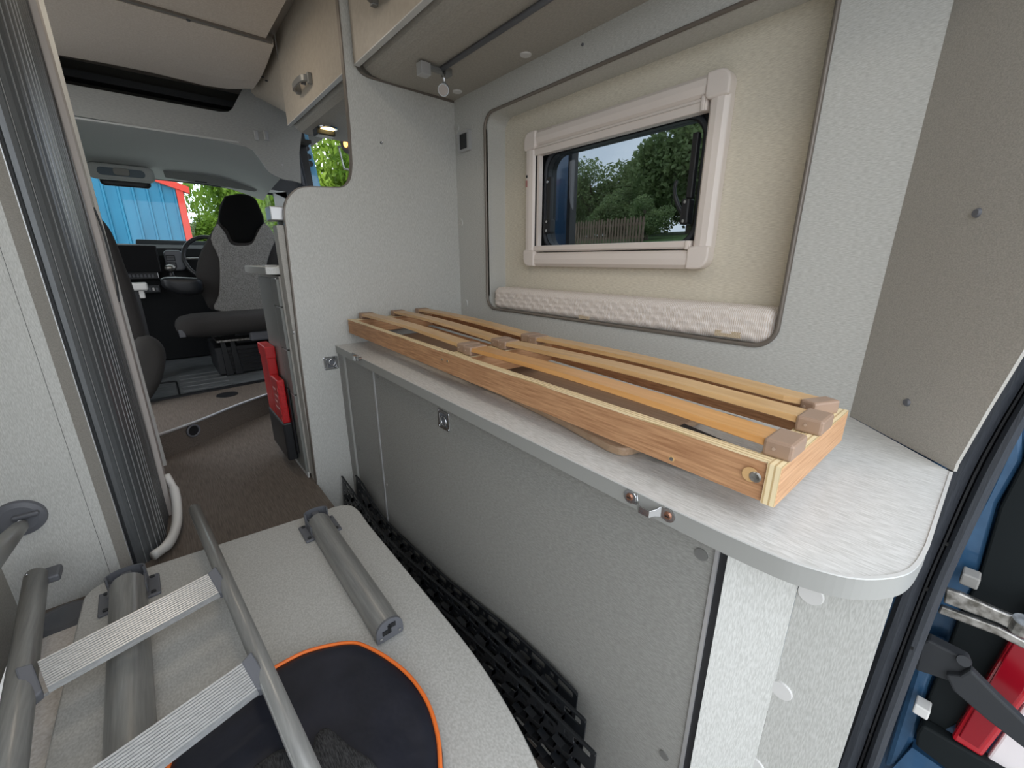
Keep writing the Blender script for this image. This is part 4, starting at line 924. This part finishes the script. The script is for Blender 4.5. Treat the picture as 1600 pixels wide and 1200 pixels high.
# seats
def pts(pp_, Y): return at2(pp_, 'Y', Y)
def full(lst, n=3):
    l = sm2(lst + [lst[0]], n); return l[:-1]
ds = thing('driver_seat', 'black and grey cab seat swivelled to face the rear, right of the gangway', 'seat', (.6, 4.0, .13))
Yd = 4.0
bo = [(352, 306), (376, 302), (396, 307), (406, 322), (414, 346), (430, 368), (443, 392), (449, 425), (448, 455), (438, 472), (425, 486), (378, 489), (332, 485), (320, 468), (309, 445), (307, 420), (315, 392), (328, 368), (340, 346), (344, 322)]
obj('backrest', puffy(full(pts(bo, Yd)), 'Y', Yd + .03, -.065, .10), fabric_bk, ds, smooth=True)
hd = [(352, 308), (376, 304), (396, 309), (405, 324), (412, 346), (401, 360), (393, 378), (377, 381), (362, 378), (354, 361), (342, 346), (345, 324)]
obj('headrest', puffy(full(pts(hd, Yd), 3), 'Y', Yd - .015, -.045, .05), mat('headrest_black', (.006, .006, .006), .9, 0, Specular_IOR_Level=.1), ds, smooth=True)
gp = [(340, 349), (352, 364), (361, 381), (377, 384), (394, 381), (403, 364), (414, 349), (430, 371), (422, 395), (416, 420), (416, 460), (410, 484), (378, 488), (336, 484), (342, 462), (344, 430), (342, 402), (330, 373)]
b = N()
def flatpad(ol, y, th): return plate(ol, 'Y', y, th)
obj('backrest_insert', flatpad(full(pts(gp, Yd - .05), 3), Yd - .055, .04), fabric_gr, ds, bevel=.008, seg=2)
sc_ = rrect(at(272, 500, 'Y', 3.62)[0], at(425, 500, 'Y', 3.62)[0] + .12, 3.55, 4.0, .10, 5)
obj('seat_cushion', puffy(sc_, 'Z', .505, .085, -.065), fabric_bk, ds, smooth=True)
ar = [(250, 436), (262, 433), (300, 434), (316, 438), (316, 458), (290, 462), (268, 456), (254, 448)]
obj('armrest', puffy(full(pts(ar, 3.86), 3), 'Y', 3.90, -.06, .06), black_pl, ds, smooth=True)
c = at(372, 560, 'Y', 3.85)
obj('seat_base', bx(.26, .78, 3.72, 4.22, .13, .34), dark_pl, ds, bevel=.01)
for i in range(6): obj('base_rib', bx(.33, .78, 3.705, 3.72, .16 + i * .028, .172 + i * .028), black_pl, ds, bevel=.003)
obj('swivel_plate', bx(.28, .76, 3.72, 4.18, .375, .395), steel, ds, bevel=.004)
obj('swivel_core', bx(.42, .64, 3.85, 4.08, .34, .45), black_pl, ds)
for x in (.30, .36): obj('base_bracket', plate([(x, .13), (x + .05, .13), (x + .03, .38), (x, .38)], 'Y', 3.69, .015), black_pl, ds, bevel=.003)
c = at(405, 523, 'Y', 3.60); obj('recline_cover', bx(c[0] - .06, c[0] + .10, 3.58, 3.66, c[2] - .04, c[2] + .03), mid_pl, ds, bevel=.012)
c = at(284, 515, 'Y', 3.62); obj('release_lever', bx(c[0] - .02, c[0] + .015, 3.58, 3.62, c[2] - .05, c[2]), mid_pl, ds, bevel=.004)
ps = thing('passenger_seat', 'charcoal cab seat beside the shutter post, seen from the side', 'seat', (-.3, 3.3, .13))
Yp = 3.25
po_ = [(90, 320), (128, 322), (149, 333), (170, 356), (184, 385), (196, 418), (208, 449), (219, 486), (229, 524), (231, 560), (233, 590), (228, 622), (170, 640), (90, 560)]
obj('backrest', puffy(full(pts(po_, Yp), 3), 'Y', Yp, -.05, .08), fabric_bk, ps, smooth=True)
pc = [(215, 524), (232, 524), (250, 534), (258, 548), (259, 565), (254, 590), (243, 612), (230, 626), (200, 628), (190, 560)]
obj('seat_cushion', puffy(full(pts(pc, Yp - .02), 3), 'Y', Yp - .02, -.06, .12), fabric_pb := grained('charcoal_side_cloth', (.028, .026, .024), (.05, .047, .044), (900, 900, 900), .95, bump=.4), ps, smooth=True)
obj('seat_base', bx(-.55, -.22, 3.2, 3.6, .13, .35), black_pl, ps, bevel=.01)
# dashboard
dash_m = mat('dash_black', (.012, .013, .014), .7, 0, Specular_IOR_Level=.2)
db = thing('dashboard', 'black cab dashboard with vents, buttons and gear lever under the windscreen', 'dashboard', (.3, 4.7, .6))
prof = [(4.62, .13), (4.62, .78), (4.64, 1.0), (4.70, 1.06), (4.80, 1.09), (5.01, 1.10), (5.01, .13)]
obj('body', plate(prof, 'X', -.63, 1.78), dash_m, db, bevel=.01)
obj('cowl', plate([(-.05, 1.085), (-.04, 1.135), (.9, 1.125), (.95, 1.06)], 'Y', 4.90, .06), mat('dash_top', (.06, .075, .08), .6), db, bevel=.01)
for px in (267, 280): c = at(px, 386, 'Y', 4.895); obj('dash_label', bx(c[0] - .02, c[0] + .02, 4.893, 4.897, c[2] - .018, c[2] + .018), cap_pl, db)
vb = rrect(at(255, 395, 'Y', 4.58)[0], at(285, 395, 'Y', 4.58)[0], at(270, 423, 'Y', 4.58)[2], at(270, 391, 'Y', 4.58)[2], .03, 4)
obj('vent_housing', plate(vb, 'Y', 4.56, .08), mid_pl, db, bevel=.012)
va = at(258, 398, 'Y', 4.56); vc = at(277, 419, 'Y', 4.56)
for i in range(2):
    z1 = lerp(va[2], vc[2], i * .5) - .004; z0 = lerp(va[2], vc[2], i * .5 + .46)
    v_ = obj('air_vent', bx(va[0], vc[0], 4.553, 4.562, z0, z1), black_pl, db, bevel=.004)
    for k in range(3): obj('vent_blade', bx(va[0] + .006, vc[0] - .006, 4.548, 4.554, lerp(z0, z1, .2 + .28 * k), lerp(z0, z1, .28 + .28 * k)), mid_pl, v_)
c = at(266, 419, 'Y', 4.40)
g = N(); bmesh.ops.create_uvsphere(g, u_segments=20, v_segments=12, radius=.034, matrix=Matrix.Translation(c) @ Matrix.Diagonal((1.15, 1, .8, 1))); obj('gear_knob', g, steel, db, smooth=True)
obj('gear_lever', tube(N(), [Vector(c) + Vector((0, 0, -.03)), Vector(c) + Vector((0, .05, -.12))], [.014, .03], 12), black_pl, db, smooth=True)
c0_, c1_ = at(200, 424, 'Y', 4.55), at(250, 436, 'Y', 4.55)
bp_ = obj('climate_panel', bx(c0_[0] - .1, c1_[0], 4.55, 4.62, c1_[2], c0_[2]), black_pl, db, bevel=.006)
obj('climate_bezel', bx(c1_[0] - .008, c1_[0] - .004, 4.546, 4.55, c1_[2] + .01, c0_[2] - .01), silver, bp_)
for i in range(7): c = at(203 + i * 6, 431, 'Y', 4.545); obj('button', bx(c[0] - .008, c[0] + .008, 4.544, 4.55, c[2] - .012, c[2] + .012), mid_pl, bp_, bevel=.002)
c0_, c1_ = at(215, 446, 'Y', 4.50), at(252, 457, 'Y', 4.50)
bp_ = obj('switch_panel', bx(c0_[0] - .1, c1_[0], 4.50, 4.62, c1_[2], c0_[2]), dark_pl, db, bevel=.006)
for i in range(5): c = at(222 + i * 6, 452, 'Y', 4.495); obj('button', bx(c[0] - .007, c[0] + .007, 4.492, 4.5, c[2] - .012, c[2] + .012), cap_pl if i % 2 else mid_pl, bp_, bevel=.002)
a_, c_ = at(180, 382, 'Y', 4.48), at(251, 425, 'Y', 4.48)
scn = thing('touch_screen', 'large black tablet-like screen on the dashboard centre', 'screen', (a_[0] + .1, 4.5, 1.0))
obj('housing', bx(a_[0] - .05, c_[0] + .01, 4.48, 4.51, c_[2], a_[2]), black_pl, scn, bevel=.008)
obj('glass', bx(a_[0] - .04, c_[0], 4.477, 4.481, c_[2] + .008, a_[2] - .008), mat('black_glass', (.003, .003, .004), .5, 0, Specular_IOR_Level=.15), scn)
obj('stand', bx(a_[0] + .05, c_[0] - .08, 4.51, 4.64, c_[2] + .04, a_[2] - .10), black_pl, scn)
sw = thing('steering_wheel', 'black steering wheel partly hidden behind the driver seat', 'steering wheel', (.5, 4.5, .95))
cen = Vector(at(330, 404, 'Y', 4.45)); u1 = Vector((1, 0, 0)); u2 = Vector((0, .35, .94))
obj('rim', tube(N(), [cen + u1 * (.185 * math.cos(t)) + u2 * (.185 * math.sin(t)) for t in np.linspace(0, 2 * PI, 40, endpoint=False)], .016, 12, closed=True), mid_rim := mat('rim_leather', (.03, .032, .035), .35), sw, smooth=True)
obj('hub', puffy([(cen.x + .075 * math.cos(t), cen.z + .06 * math.sin(t)) for t in np.linspace(0, 2 * PI, 16, endpoint=False)], 'Y', cen.y, -.03, .05), dark_pl, sw, smooth=True)
for t in (PI, 0, -PI / 2): obj('spoke', tube(N(), [cen + u1 * (.06 * math.cos(t)) + u2 * (.05 * math.sin(t)), cen + u1 * (.175 * math.cos(t)) + u2 * (.175 * math.sin(t))], .017, 8, flat=.6), silver_dk, sw, smooth=True)
obj('column', tube(N(), [cen + Vector((0, .02, -.01)), cen + Vector((0, .25, -.12))], .04, 12), dark_pl, sw, smooth=True)
c = at(212, 449, 'Y', 3.9)
cp = thing('white_tub', 'small white plastic tray standing beyond the passenger seat', 'tray', (c[0], 3.9, c[2] - .06))
obj('tray', bx(c[0] - .10, c[0] + .065, 3.85, 3.98, c[2] - .02, c[2] + .03), white_pl, cp, bevel=.012)
obj('stem', bx(c[0] + .0, c[0] + .04, 3.88, 3.92, c[2] - .075, c[2] - .02), white_pl, cp, bevel=.006)
obj('post', bx(c[0] - .1, c[0] + .01, 3.88, 3.92, .13, c[2] - .02), black_pl, cp)

# ================================================================== BLACK GRID MATS
def qd(prof, s_): return float(np.interp(s_, [p_[0] for p_ in prof], [p_[1] for p_ in prof]))
def grid_mat(label, y0, y1, X, Z, rows, cell, lean=.022):
    """an openwork plastic board on edge, its top edge following X and Z (near, middle, far)"""
    t = thing('grid_mat', label, 'grid mat', (X[0][1], (y0 + y1) / 2, 0), 'black grid mats beside the table')
    H = .165; holes = []; n = int((y1 - y0 - .012) / cell); c = (y1 - y0 - .012) / n
    for i in range(n):
        a = y0 + .006 + i * c
        holes.append(rrect(a + .006, a + c * .58, H - .026, H - .010, .003, 1)); holes.append(rrect(a + c * .72, a + c * .86, H - .026, H - .014, .001, 1))
        for r_ in range(1, rows + 1):
            zt = H - .026 - r_ * .0245 + .0245; o_ = .5 * c * (r_ % 2); a2 = a + o_
            if a2 + c * .6 > y1 - .01: continue
            holes.append([(a2 + .005, zt - .0065), (a2 + c * .38, zt - .0045), (a2 + c * .56, zt - .011), (a2 + c * .56, zt - .021), (a2 + c * .30, zt - .0235), (a2 + .005, zt - .019)])
            if a2 + c * .92 < y1 - .01: holes.append([(a2 + c * .68, zt - .006), (a2 + c * .90, zt - .0045), (a2 + c * .90, zt - .016), (a2 + c * .68, zt - .018)])
    b = plate([(y0, H - .006), (y0, .0), (y1, .0), (y1, H - .006), (y1 - .006, H), (y0 + .006, H)], 'X', 0, .003, holes=holes)
    bmesh.ops.subdivide_edges(b, edges=[e for e in b.edges if e.calc_length() > .12], cuts=30)
    def bend(v):
        s_ = v.y; k = v.z / H; top = qd(Z, s_); v.x += qd(X, s_) - lean * (1 - k); v.z += top - H
    for v in b.verts: bend(v.co)
    obj('web', b, grid_pl, t)
    # raised hooked teeth along the rows, too small and many to pick apart
    b = N()
    for i in range(n):
        for r_ in range(1, rows + 1):
            a = y0 + .006 + i * c + .5 * c * (r_ % 2); zt = H - .026 - r_ * .0245 + .0245
            if a + c * .5 > y1 - .01: continue
            for q0, q1 in (((a + .003, zt - .003), (a + .003, zt - .02)), ((a + .003, zt - .02), (a + c * .3, zt - .025)), ((a + c * .3, zt - .025), (a + c * .60, zt - .020))):
                vs_ = [Vector((d, q[0], q[1] + e)) for q in (q0, q1) for d, e in ((-.012, -.001), (-.012, .0015), (0, .0015), (0, -.001))]
                for v in vs_: bend(v)
                V = [b.verts.new(v) for v in vs_]
                for k in range(4): b.faces.new((V[k], V[(k + 1) % 4], V[4 + (k + 1) % 4], V[4 + k]))
    obj('teeth', b, grid_pl, t, kind='stuff')
    b = plate([(y0, H - .004), (y1, H - .004), (y1, H), (y0, H)], 'X', -.004, .006)
    bmesh.ops.subdivide_edges(b, edges=[e for e in b.edges if e.calc_length() > .12], cuts=40)
    for v in b.verts: bend(v.co)
    obj('edge_bar', b, grid_pl, t)
    return t
grid_mat('black openwork plastic grip mat leaning against the bench box, rearmost of three', .425, 1.70, [(0, .549), (1.3, .548), (1.7, .530)], [(.43, .052), (.53, .054), (.65, .044), (.79, .019), (.97, -.012), (1.18, -.030), (1.34, -.042), (1.46, -.034), (1.55, .0), (1.63, .045), (1.72, .060)], 5, .085, .012)
grid_mat('black openwork plastic grip mat between the other two beside the table', .365, 1.80, [(0, .505), (1.8, .500)], [(.365, .080), (.485, .065), (.82, .030), (1.05, -.008), (1.25, -.034), (1.38, -.042), (1.55, -.02), (1.68, .004), (1.8, .02)], 5, .085, .012)
grid_mat('black openwork plastic grip mat lowest and nearest the table corner', .318, 1.10, [(0, .478), (1.1, .478)], [(.318, .070), (.5, .045), (.8, -.01), (1.1, -.07)], 5, .085, .012)

# ================================================================== REAR DOOR SIDE
def yz(pp_, X): return at2(pp_, 'X', X)
sl = thing('rear_door_seal', 'black double rubber seal framing the rear door opening', 'seal', (1.05, -.02, .4))
le = [(-.062, 2.1), (-.066, 1.7), (-.066, 1.35), (-.060, 1.1), (-.045, .95), (-.033, .828), (-.015, .70), (-.002, .603), (.004, .45), (.009, .315), (.014, .0), (.021, -.52)]
re = [(-.136, 2.1), (-.14, 1.7), (-.14, 1.35), (-.125, 1.1), (-.100, .95), (-.076, .828), (-.062, .72), (-.054, .60), (-.046, .45), (-.042, .315), (-.041, .0), (-.045, -.52)]
le, re = sm2(le, 3), sm2(re, 3)
def band(u0, u1, x0, x1, nm, m):
    b = N(); R_ = []
    for (a, z), (c, z2) in zip(le, re):
        ya, yb = lerp(a, c, u0), lerp(a, c, u1); zz = lerp(z, z2, .5)
        R_.append([b.verts.new((x0, ya, zz)), b.verts.new((x0 - .010, lerp(ya, yb, .25), zz)), b.verts.new((x0 - .011, lerp(ya, yb, .6), zz)), b.verts.new((x0, yb, zz)), b.verts.new((x1, yb, zz)), b.verts.new((x1, ya, zz))])
    for A, B in zip(R_, R_[1:]):
        for k in range(6): b.faces.new((A[k], A[(k + 1) % 6], B[(k + 1) % 6], B[k]))
    b.faces.new(R_[0]); b.faces.new(R_[-1]); obj(nm, b, m, sl, smooth=False)
band(-.15, .42, 1.055, 1.09, 'inner_lip', black_rb); band(.42, .60, 1.062, 1.09, 'groove', black_pl); band(.58, 1.0, 1.050, 1.09, 'outer_lip', black_rb)
for px, py in ((1480, 850), (1448, 920), (1425, 1012), (1400, 1038), (1360, 1148)):
    c = at(px, py, 'X', 1.041); obj('seal_nick', bx(1.038, 1.042, c[1] - .002, c[1] + .002, c[2] - .003, c[2] + .003), mat('nick', (.002, .002, .002), .9), sl)
bj = struct('door_1', plate([(.03, -.5), (.03, 1.9), (-.6, 1.9), (-.6, -.5)], 'X', 1.24, .01), blue_body)
jx = 1.20
q = yz([(1540, 770), (1600, 640), (1600, 722), (1560, 790), (1535, 880), (1522, 925), (1500, 960), (1440, 960)], jx)
obj('upper_channel', plate(q, 'X', jx, .04), blue_body, bj, bevel=.008)
q = yz([(1380, 1200), (1440, 1000), (1478, 1010), (1452, 1075), (1440, 1130), (1425, 1165), (1405, 1200)], jx)
obj('lower_channel', plate(q, 'X', jx, .04), blue_body, bj, bevel=.01)
q = yz([(1562, 792), (1640, 640), (1660, 1000), (1600, 1060), (1500, 1130), (1430, 1165), (1440, 1115), (1470, 1040), (1500, 960), (1530, 900)], 1.19)
obj('inner_trim', plate(q, 'X', 1.19, .03), mat('black_inner_trim', (.008, .011, .012), .7, 0, Specular_IOR_Level=.2), bj, bevel=.004)
q = yz([(1425, 1168), (1530, 1240), (1380, 1260), (1395, 1200)], 1.19); obj('sill_corner', plate(q, 'X', 1.19, .03), blue_body, bj)
q = yz([(1432, 1145), (1440, 1133), (1600, 1225), (1640, 1270), (1590, 1290), (1430, 1165)], 1.16); obj('bumper_lip', plate(q, 'X', 1.16, .03), bpy.data.materials['black_inner_trim'], bj, bevel=.005)
tl_ = thing('tail_light', 'long red tail light lens behind the black check arm', 'light', (1.17, -.18, .1))
q = yz([(1486, 1152), (1535, 1182), (1610, 1085), (1660, 960), (1625, 930), (1575, 1005)], 1.17)
obj('lens', plate(q, 'X', 1.165, .03), tail_m, tl_, bevel=.006)
q = yz([(1498, 1150), (1530, 1170), (1600, 1080), (1640, 970), (1615, 955), (1572, 1022)], 1.163); obj('inner_lens', plate(q, 'X', 1.161, .005), mat('deep_red', (.25, .004, .012), .2), tl_, bevel=.002)
q = yz([(1540, 1186), (1600, 1100), (1650, 1100), (1650, 1260), (1600, 1232)], 1.18); obj('reversing_lens', plate(q, 'X', 1.175, .02), mat('pale_lens', (.75, .70, .70), .25), tl_, bevel=.004)
ha = thing('silver_hinge_arm', 'worn silver door hinge arm at the right photo edge', 'hinge', (1.12, -.1, .3))
q = yz([(1478, 918), (1500, 925), (1560, 952), (1640, 985), (1640, 1005), (1585, 985), (1560, 972), (1474, 940)], 1.10); obj('upper_arm', plate(q, 'X', 1.095, .012), steel, ha, bevel=.003)
q = yz([(1470, 945), (1560, 978), (1640, 1020), (1640, 1032), (1555, 990), (1465, 956)], 1.11); obj('lower_arm', plate(q, 'X', 1.105, .012), steel, ha, bevel=.003)
g = N(); disc(g, at(1592, 985, 'X', 1.09), (-.3, 0, 1), .014, .03, 20); obj('pivot_pin', g, steel, ha)
ka = thing('black_check_arm', 'matt black door check arm crossing in front of the tail light', 'hinge', (1.12, -.12, .15))
q = yz([(1440, 1003), (1450, 998), (1512, 1030), (1518, 1045), (1510, 1058), (1482, 1062), (1430, 1045)], 1.10); mid_dk = mat('grey_black_arm', (.028, .030, .033), .65, 0, Specular_IOR_Level=.3)
obj('bracket', plate(q, 'X', 1.095, .03), mid_dk, ka, bevel=.004)
q = yz([(1500, 1052), (1517, 1042), (1560, 1085), (1640, 1160), (1640, 1195), (1540, 1118), (1490, 1075), (1478, 1050)], 1.09); obj('arm', plate(q, 'X', 1.08, .02), mid_dk, ka, bevel=.004)
g = N(); disc(g, at(1505, 1032, 'X', 1.095), (-1, 0, .6), .010, .012, 16); obj('pivot_pin', g, mid_dk, ka)
grey_b = mat('dusty_grey_block', (.30, .29, .27), .6)
for px, py, lb_ in ((1516, 902, 'small grey plastic stop block above the silver hinge arm'), (1441, 1104, 'small grey plastic stop block below the black check arm')):
    c = at(px, py, 'X', 1.17); tag(obj('stop_block', bx(1.150, 1.185, c[1] - .013, c[1] + .013, c[2] - .013, c[2] + .013), white_pl if py > 1000 else grey_b, bevel=.003), lb_, 'block', 'door stop blocks')

for x, y, z, lb_ in ((.10, .95, 2.118, 'added unseen round lamp above the table, brightening the interior'), (.20, 2.35, 2.028, 'added unseen round lamp above the gangway, brightening the interior')):  # unseen fill lamps, added to brighten the interior
    t = thing('added_ceiling_lamp', lb_, 'lamp', (x, y, z), 'added ceiling lamps')
    g = N(); disc(g, (x, y, z), (0, 0, -1), .135, .012, 32, .130); obj('bezel', g, chrome, t)
    g = N(); disc(g, (x, y, z - .012), (0, 0, -1), .115, .001, 32); obj('diffuser', g, emit('added_lamp_diffuser', (1.0, .85, .65), .8), t)
    d = bpy.data.lights.new('added_lamp_light', 'AREA'); d.shape = 'DISK'; d.size = .22; d.energy = .6; d.color = (1, .88, .74)
    o = bpy.data.objects.new('added_lamp_light', d); COL.objects.link(o); o.location = (x, y, z - .016)

# ================================================================== OUTSIDE
GZ = -.55
gr_ = struct('ground', plate([(-60, -60), (60, -60), (60, 90), (-60, 90)], 'Z', GZ - .05, .05), pale_yard); gr_.name = 'floor_2'
b = N(); prof = [(9.0, GZ), (10.5, .6), (11.6, 1.45), (14, 1.7), (22, 2.4), (60, 3.2), (60, GZ)]
plate(prof, 'Y', -20, 70, bm=b); tag(obj('grass_bank', b, grass), 'green grassy bank rising outside the side window', 'bank')
# blue building, gable wall made of ribbed sheets
bl = thing('blue_shed', 'blue ribbed metal shed with red trim seen through the windscreen', 'building', (-3, 16, GZ))
BX1, BY, EZ, SL = 1.02, 16.0, 2.86, .36
def roof(x): return EZ + (BX1 - x) * SL
for k in range(30):
    x1 = BX1 - k * .30; x0 = x1 - .30; b = N()
    seq = [(x0, 0), (x0 + .20, 0), (x0 + .215, -.045), (x0 + .255, -.045), (x0 + .27, 0), (x1, 0)]
    lo = [b.verts.new((x, BY + d, GZ)) for x, d in seq]; hi = [b.verts.new((x, BY + d, roof(x))) for x, d in seq]
    for i in range(5): b.faces.new((lo[i], lo[i + 1], hi[i + 1], hi[i]))
    obj('cladding_sheet', b, blue_clad, bl)
obj('corner_trim', bx(BX1 - .03, BX1 + .13, BY - .07, BY + .1, GZ, EZ + .05), red_trim, bl)
b = N(); plate([(BX1 + .28, EZ - .08), (BX1 + .28, EZ + .10), (-9, roof(-9) + .14), (-9, roof(-9) - .05)], 'Y', BY - .12, .2, bm=b); obj('verge_trim', b, red_trim, bl)
obj('side_wall', bx(BX1 - .05, BX1 + .02, BY, BY + 14, GZ, EZ), blue_clad, bl)
b = N(); plate([(BX1 + .2, EZ), (-9, roof(-9)), (-9, roof(-9) + .08), (BX1 + .2, EZ + .08)], 'Y', BY, 14, bm=b); obj('roof_sheet', b, blue_clad, bl)
# trees
rng = np.random.default_rng(3)
def leaf_mesh(name, n, rx_, ry_, rz_, size, m, clumps=26, seed=1):
    g = np.random.default_rng(seed); cs = g.normal(size=(clumps, 3)); cs /= np.linalg.norm(cs, axis=1)[:, None]
    cs *= (g.random(clumps) ** .4)[:, None] * .78; cr = .20 + .20 * g.random(clumps)
    idx = g.integers(0, clumps, n); d = g.normal(size=(n, 3)); d /= np.linalg.norm(d, axis=1)[:, None]
    p = (cs[idx] + d * (cr[idx] * g.random(n) ** .33)[:, None]) * np.array([rx_, ry_, rz_])
    u = g.normal(size=(n, 3)); u /= np.linalg.norm(u, axis=1)[:, None]; v = np.cross(u, g.normal(size=(n, 3))); v /= np.linalg.norm(v, axis=1)[:, None]
    s = size * (.6 + .8 * g.random(n))[:, None]
    V = np.stack([p - u * s, p + v * s * .55, p + u * s, p - v * s * .55], 1).reshape(-1, 3)
    me = bpy.data.meshes.new(name); F = np.arange(n * 4).reshape(-1, 4)
    me.from_pydata(V.tolist(), [], F.tolist()); me.materials.append(m); return me
LM = {}
def tree(label, x, y, base, h, w, key, group='trees around the yard', n=22000, size=.095, leaf=None):
    if key not in LM: LM[key] = leaf_mesh('foliage', n, 1, 1, 1, size / 2.6, leaf, seed=len(LM) + 2)
    t = thing('tree', label, 'tree', (x, y, base), group)
    o = bpy.data.objects.new('foliage', LM[key]); COL.objects.link(o); o.parent = t; o['kind'] = 'stuff'
    o.location = (0, 0, h * .56); o.scale = (w, w, h * .50); o.rotation_euler = (0, 0, x * 3.1)
    tr = N(); tube(tr, [(0, 0, -.3), (.05, 0, h * .3), (-.04, .05, h * .75)], [.16, .12, .05], 8); obj('trunk', tr, bark, t, local=True)
    for k in range(4):
        a = k * 1.7 + x; br = N(); tube(br, [(0, 0, h * (.28 + .1 * k)), (math.cos(a) * w * .35, math.sin(a) * w * .35, h * (.45 + .1 * k))], [.07, .03], 6); obj('branch', br, bark, t, local=True)
    return t
tree('light green tree just right of the blue shed, with sky gaps', 3.1, 22, GZ, 6.2, 1.9, 'thin', leaf=leaf_a, n=9000, size=.11)
tree('low bush in front of the hedge right of the blue shed', 2.2, 21, GZ, 3.2, 1.6, 'full', leaf=leaf_a)
tree('bushy bright tree behind the driver headrest', 4.9, 21, GZ, 5.4, 2.2, 'full', leaf=leaf_a)
tree('bright tree right of the driver headrest, by the windscreen pillar', 6.9, 23, GZ, 5.4, 2.3, 'full')
tree('bright leafy tree filling the partition cut-out view', 5.2, 13.6, GZ, 5.4, 2.1, 'full')
tree('second bright tree behind the cut-out view, partly hidden', 7.6, 17.5, GZ, 6.4, 2.6, 'full')
tree('wide green tree glimpsed past the blue door edge', 4.0, 14.2, GZ, 4.6, 1.5, 'full')
tree('tall dark tree at the right of the smoked side window', 17.5, 9.3, 1.5, 5.8, 3.3, 'dark', leaf=leaf_b, n=26000, size=.085)
tree('dark tree at the middle of the smoked side window', 19.5, 13.2, 1.5, 4.6, 3.0, 'dark')
tree('ragged shrub rising at the left of the smoked side window', 17.5, 14.6, 1.5, 3.9, 1.7, 'rag', leaf=leaf_b, n=11000, size=.09)
tree('dark tree right behind the window latch', 20.0, 7.6, 1.5, 6.4, 3.2, 'dark')
tree('dark shrub at the far left behind the picket fence', 20.5, 18.0, 1.5, 4.0, 2.8, 'dark')
tree('low dark shrub behind the picket fence middle', 15.6, 11.6, 1.5, 2.3, 1.6, 'dark')
tree('low dark shrub at the picket fence right end', 13.2, 8.6, 1.45, 1.5, 1.0, 'rag')
fe = thing('picket_fence', 'weathered wooden picket fence on the bank outside the side window', 'fence', (12, 10, 1.45))
y = 7.85; k = 0
while y < 12.6 and k < 42:
    h = .80 + .03 * math.sin(k * 2.3); b = N()
    plate([(y, 1.42), (y + .065, 1.42), (y + .065, 1.42 + h), (y + .032, 1.46 + h), (y, 1.42 + h)], 'X', 12.0, .02, bm=b); obj('picket', b, fencewood, fe); y += .115; k += 1
for z in (1.62, 2.02): obj('fence_rail', bx(12.02, 12.06, 7.85, 12.7, z, z + .07), fencewood, fe)
# blue vehicle side close outside the smoked window
bv = thing('parked_blue_panel', 'dark blue curved vehicle panel close outside the side window left end', 'vehicle', (2.4, 2.4, GZ))
b = N(); cols = []
for i in range(9):
    a = i / 8; cols.append([b.verts.new((2.2 + .25 * math.sin(a * 2.2), lerp(2.02, 3.9, a), z)) for z in (GZ, .9, 2.4)])
for A, B in zip(cols, cols[1:]):
    for j in range(2): b.faces.new((A[j], A[j + 1], B[j + 1], B[j]))
obj('body_side', b, blue_body, bv, smooth=True); obj('edge', bx(2.19, 2.25, 2.0, 2.03, GZ, 2.4), black_pl, bv)

for o in bpy.data.objects:
    if '_w' in o: del o['_w']
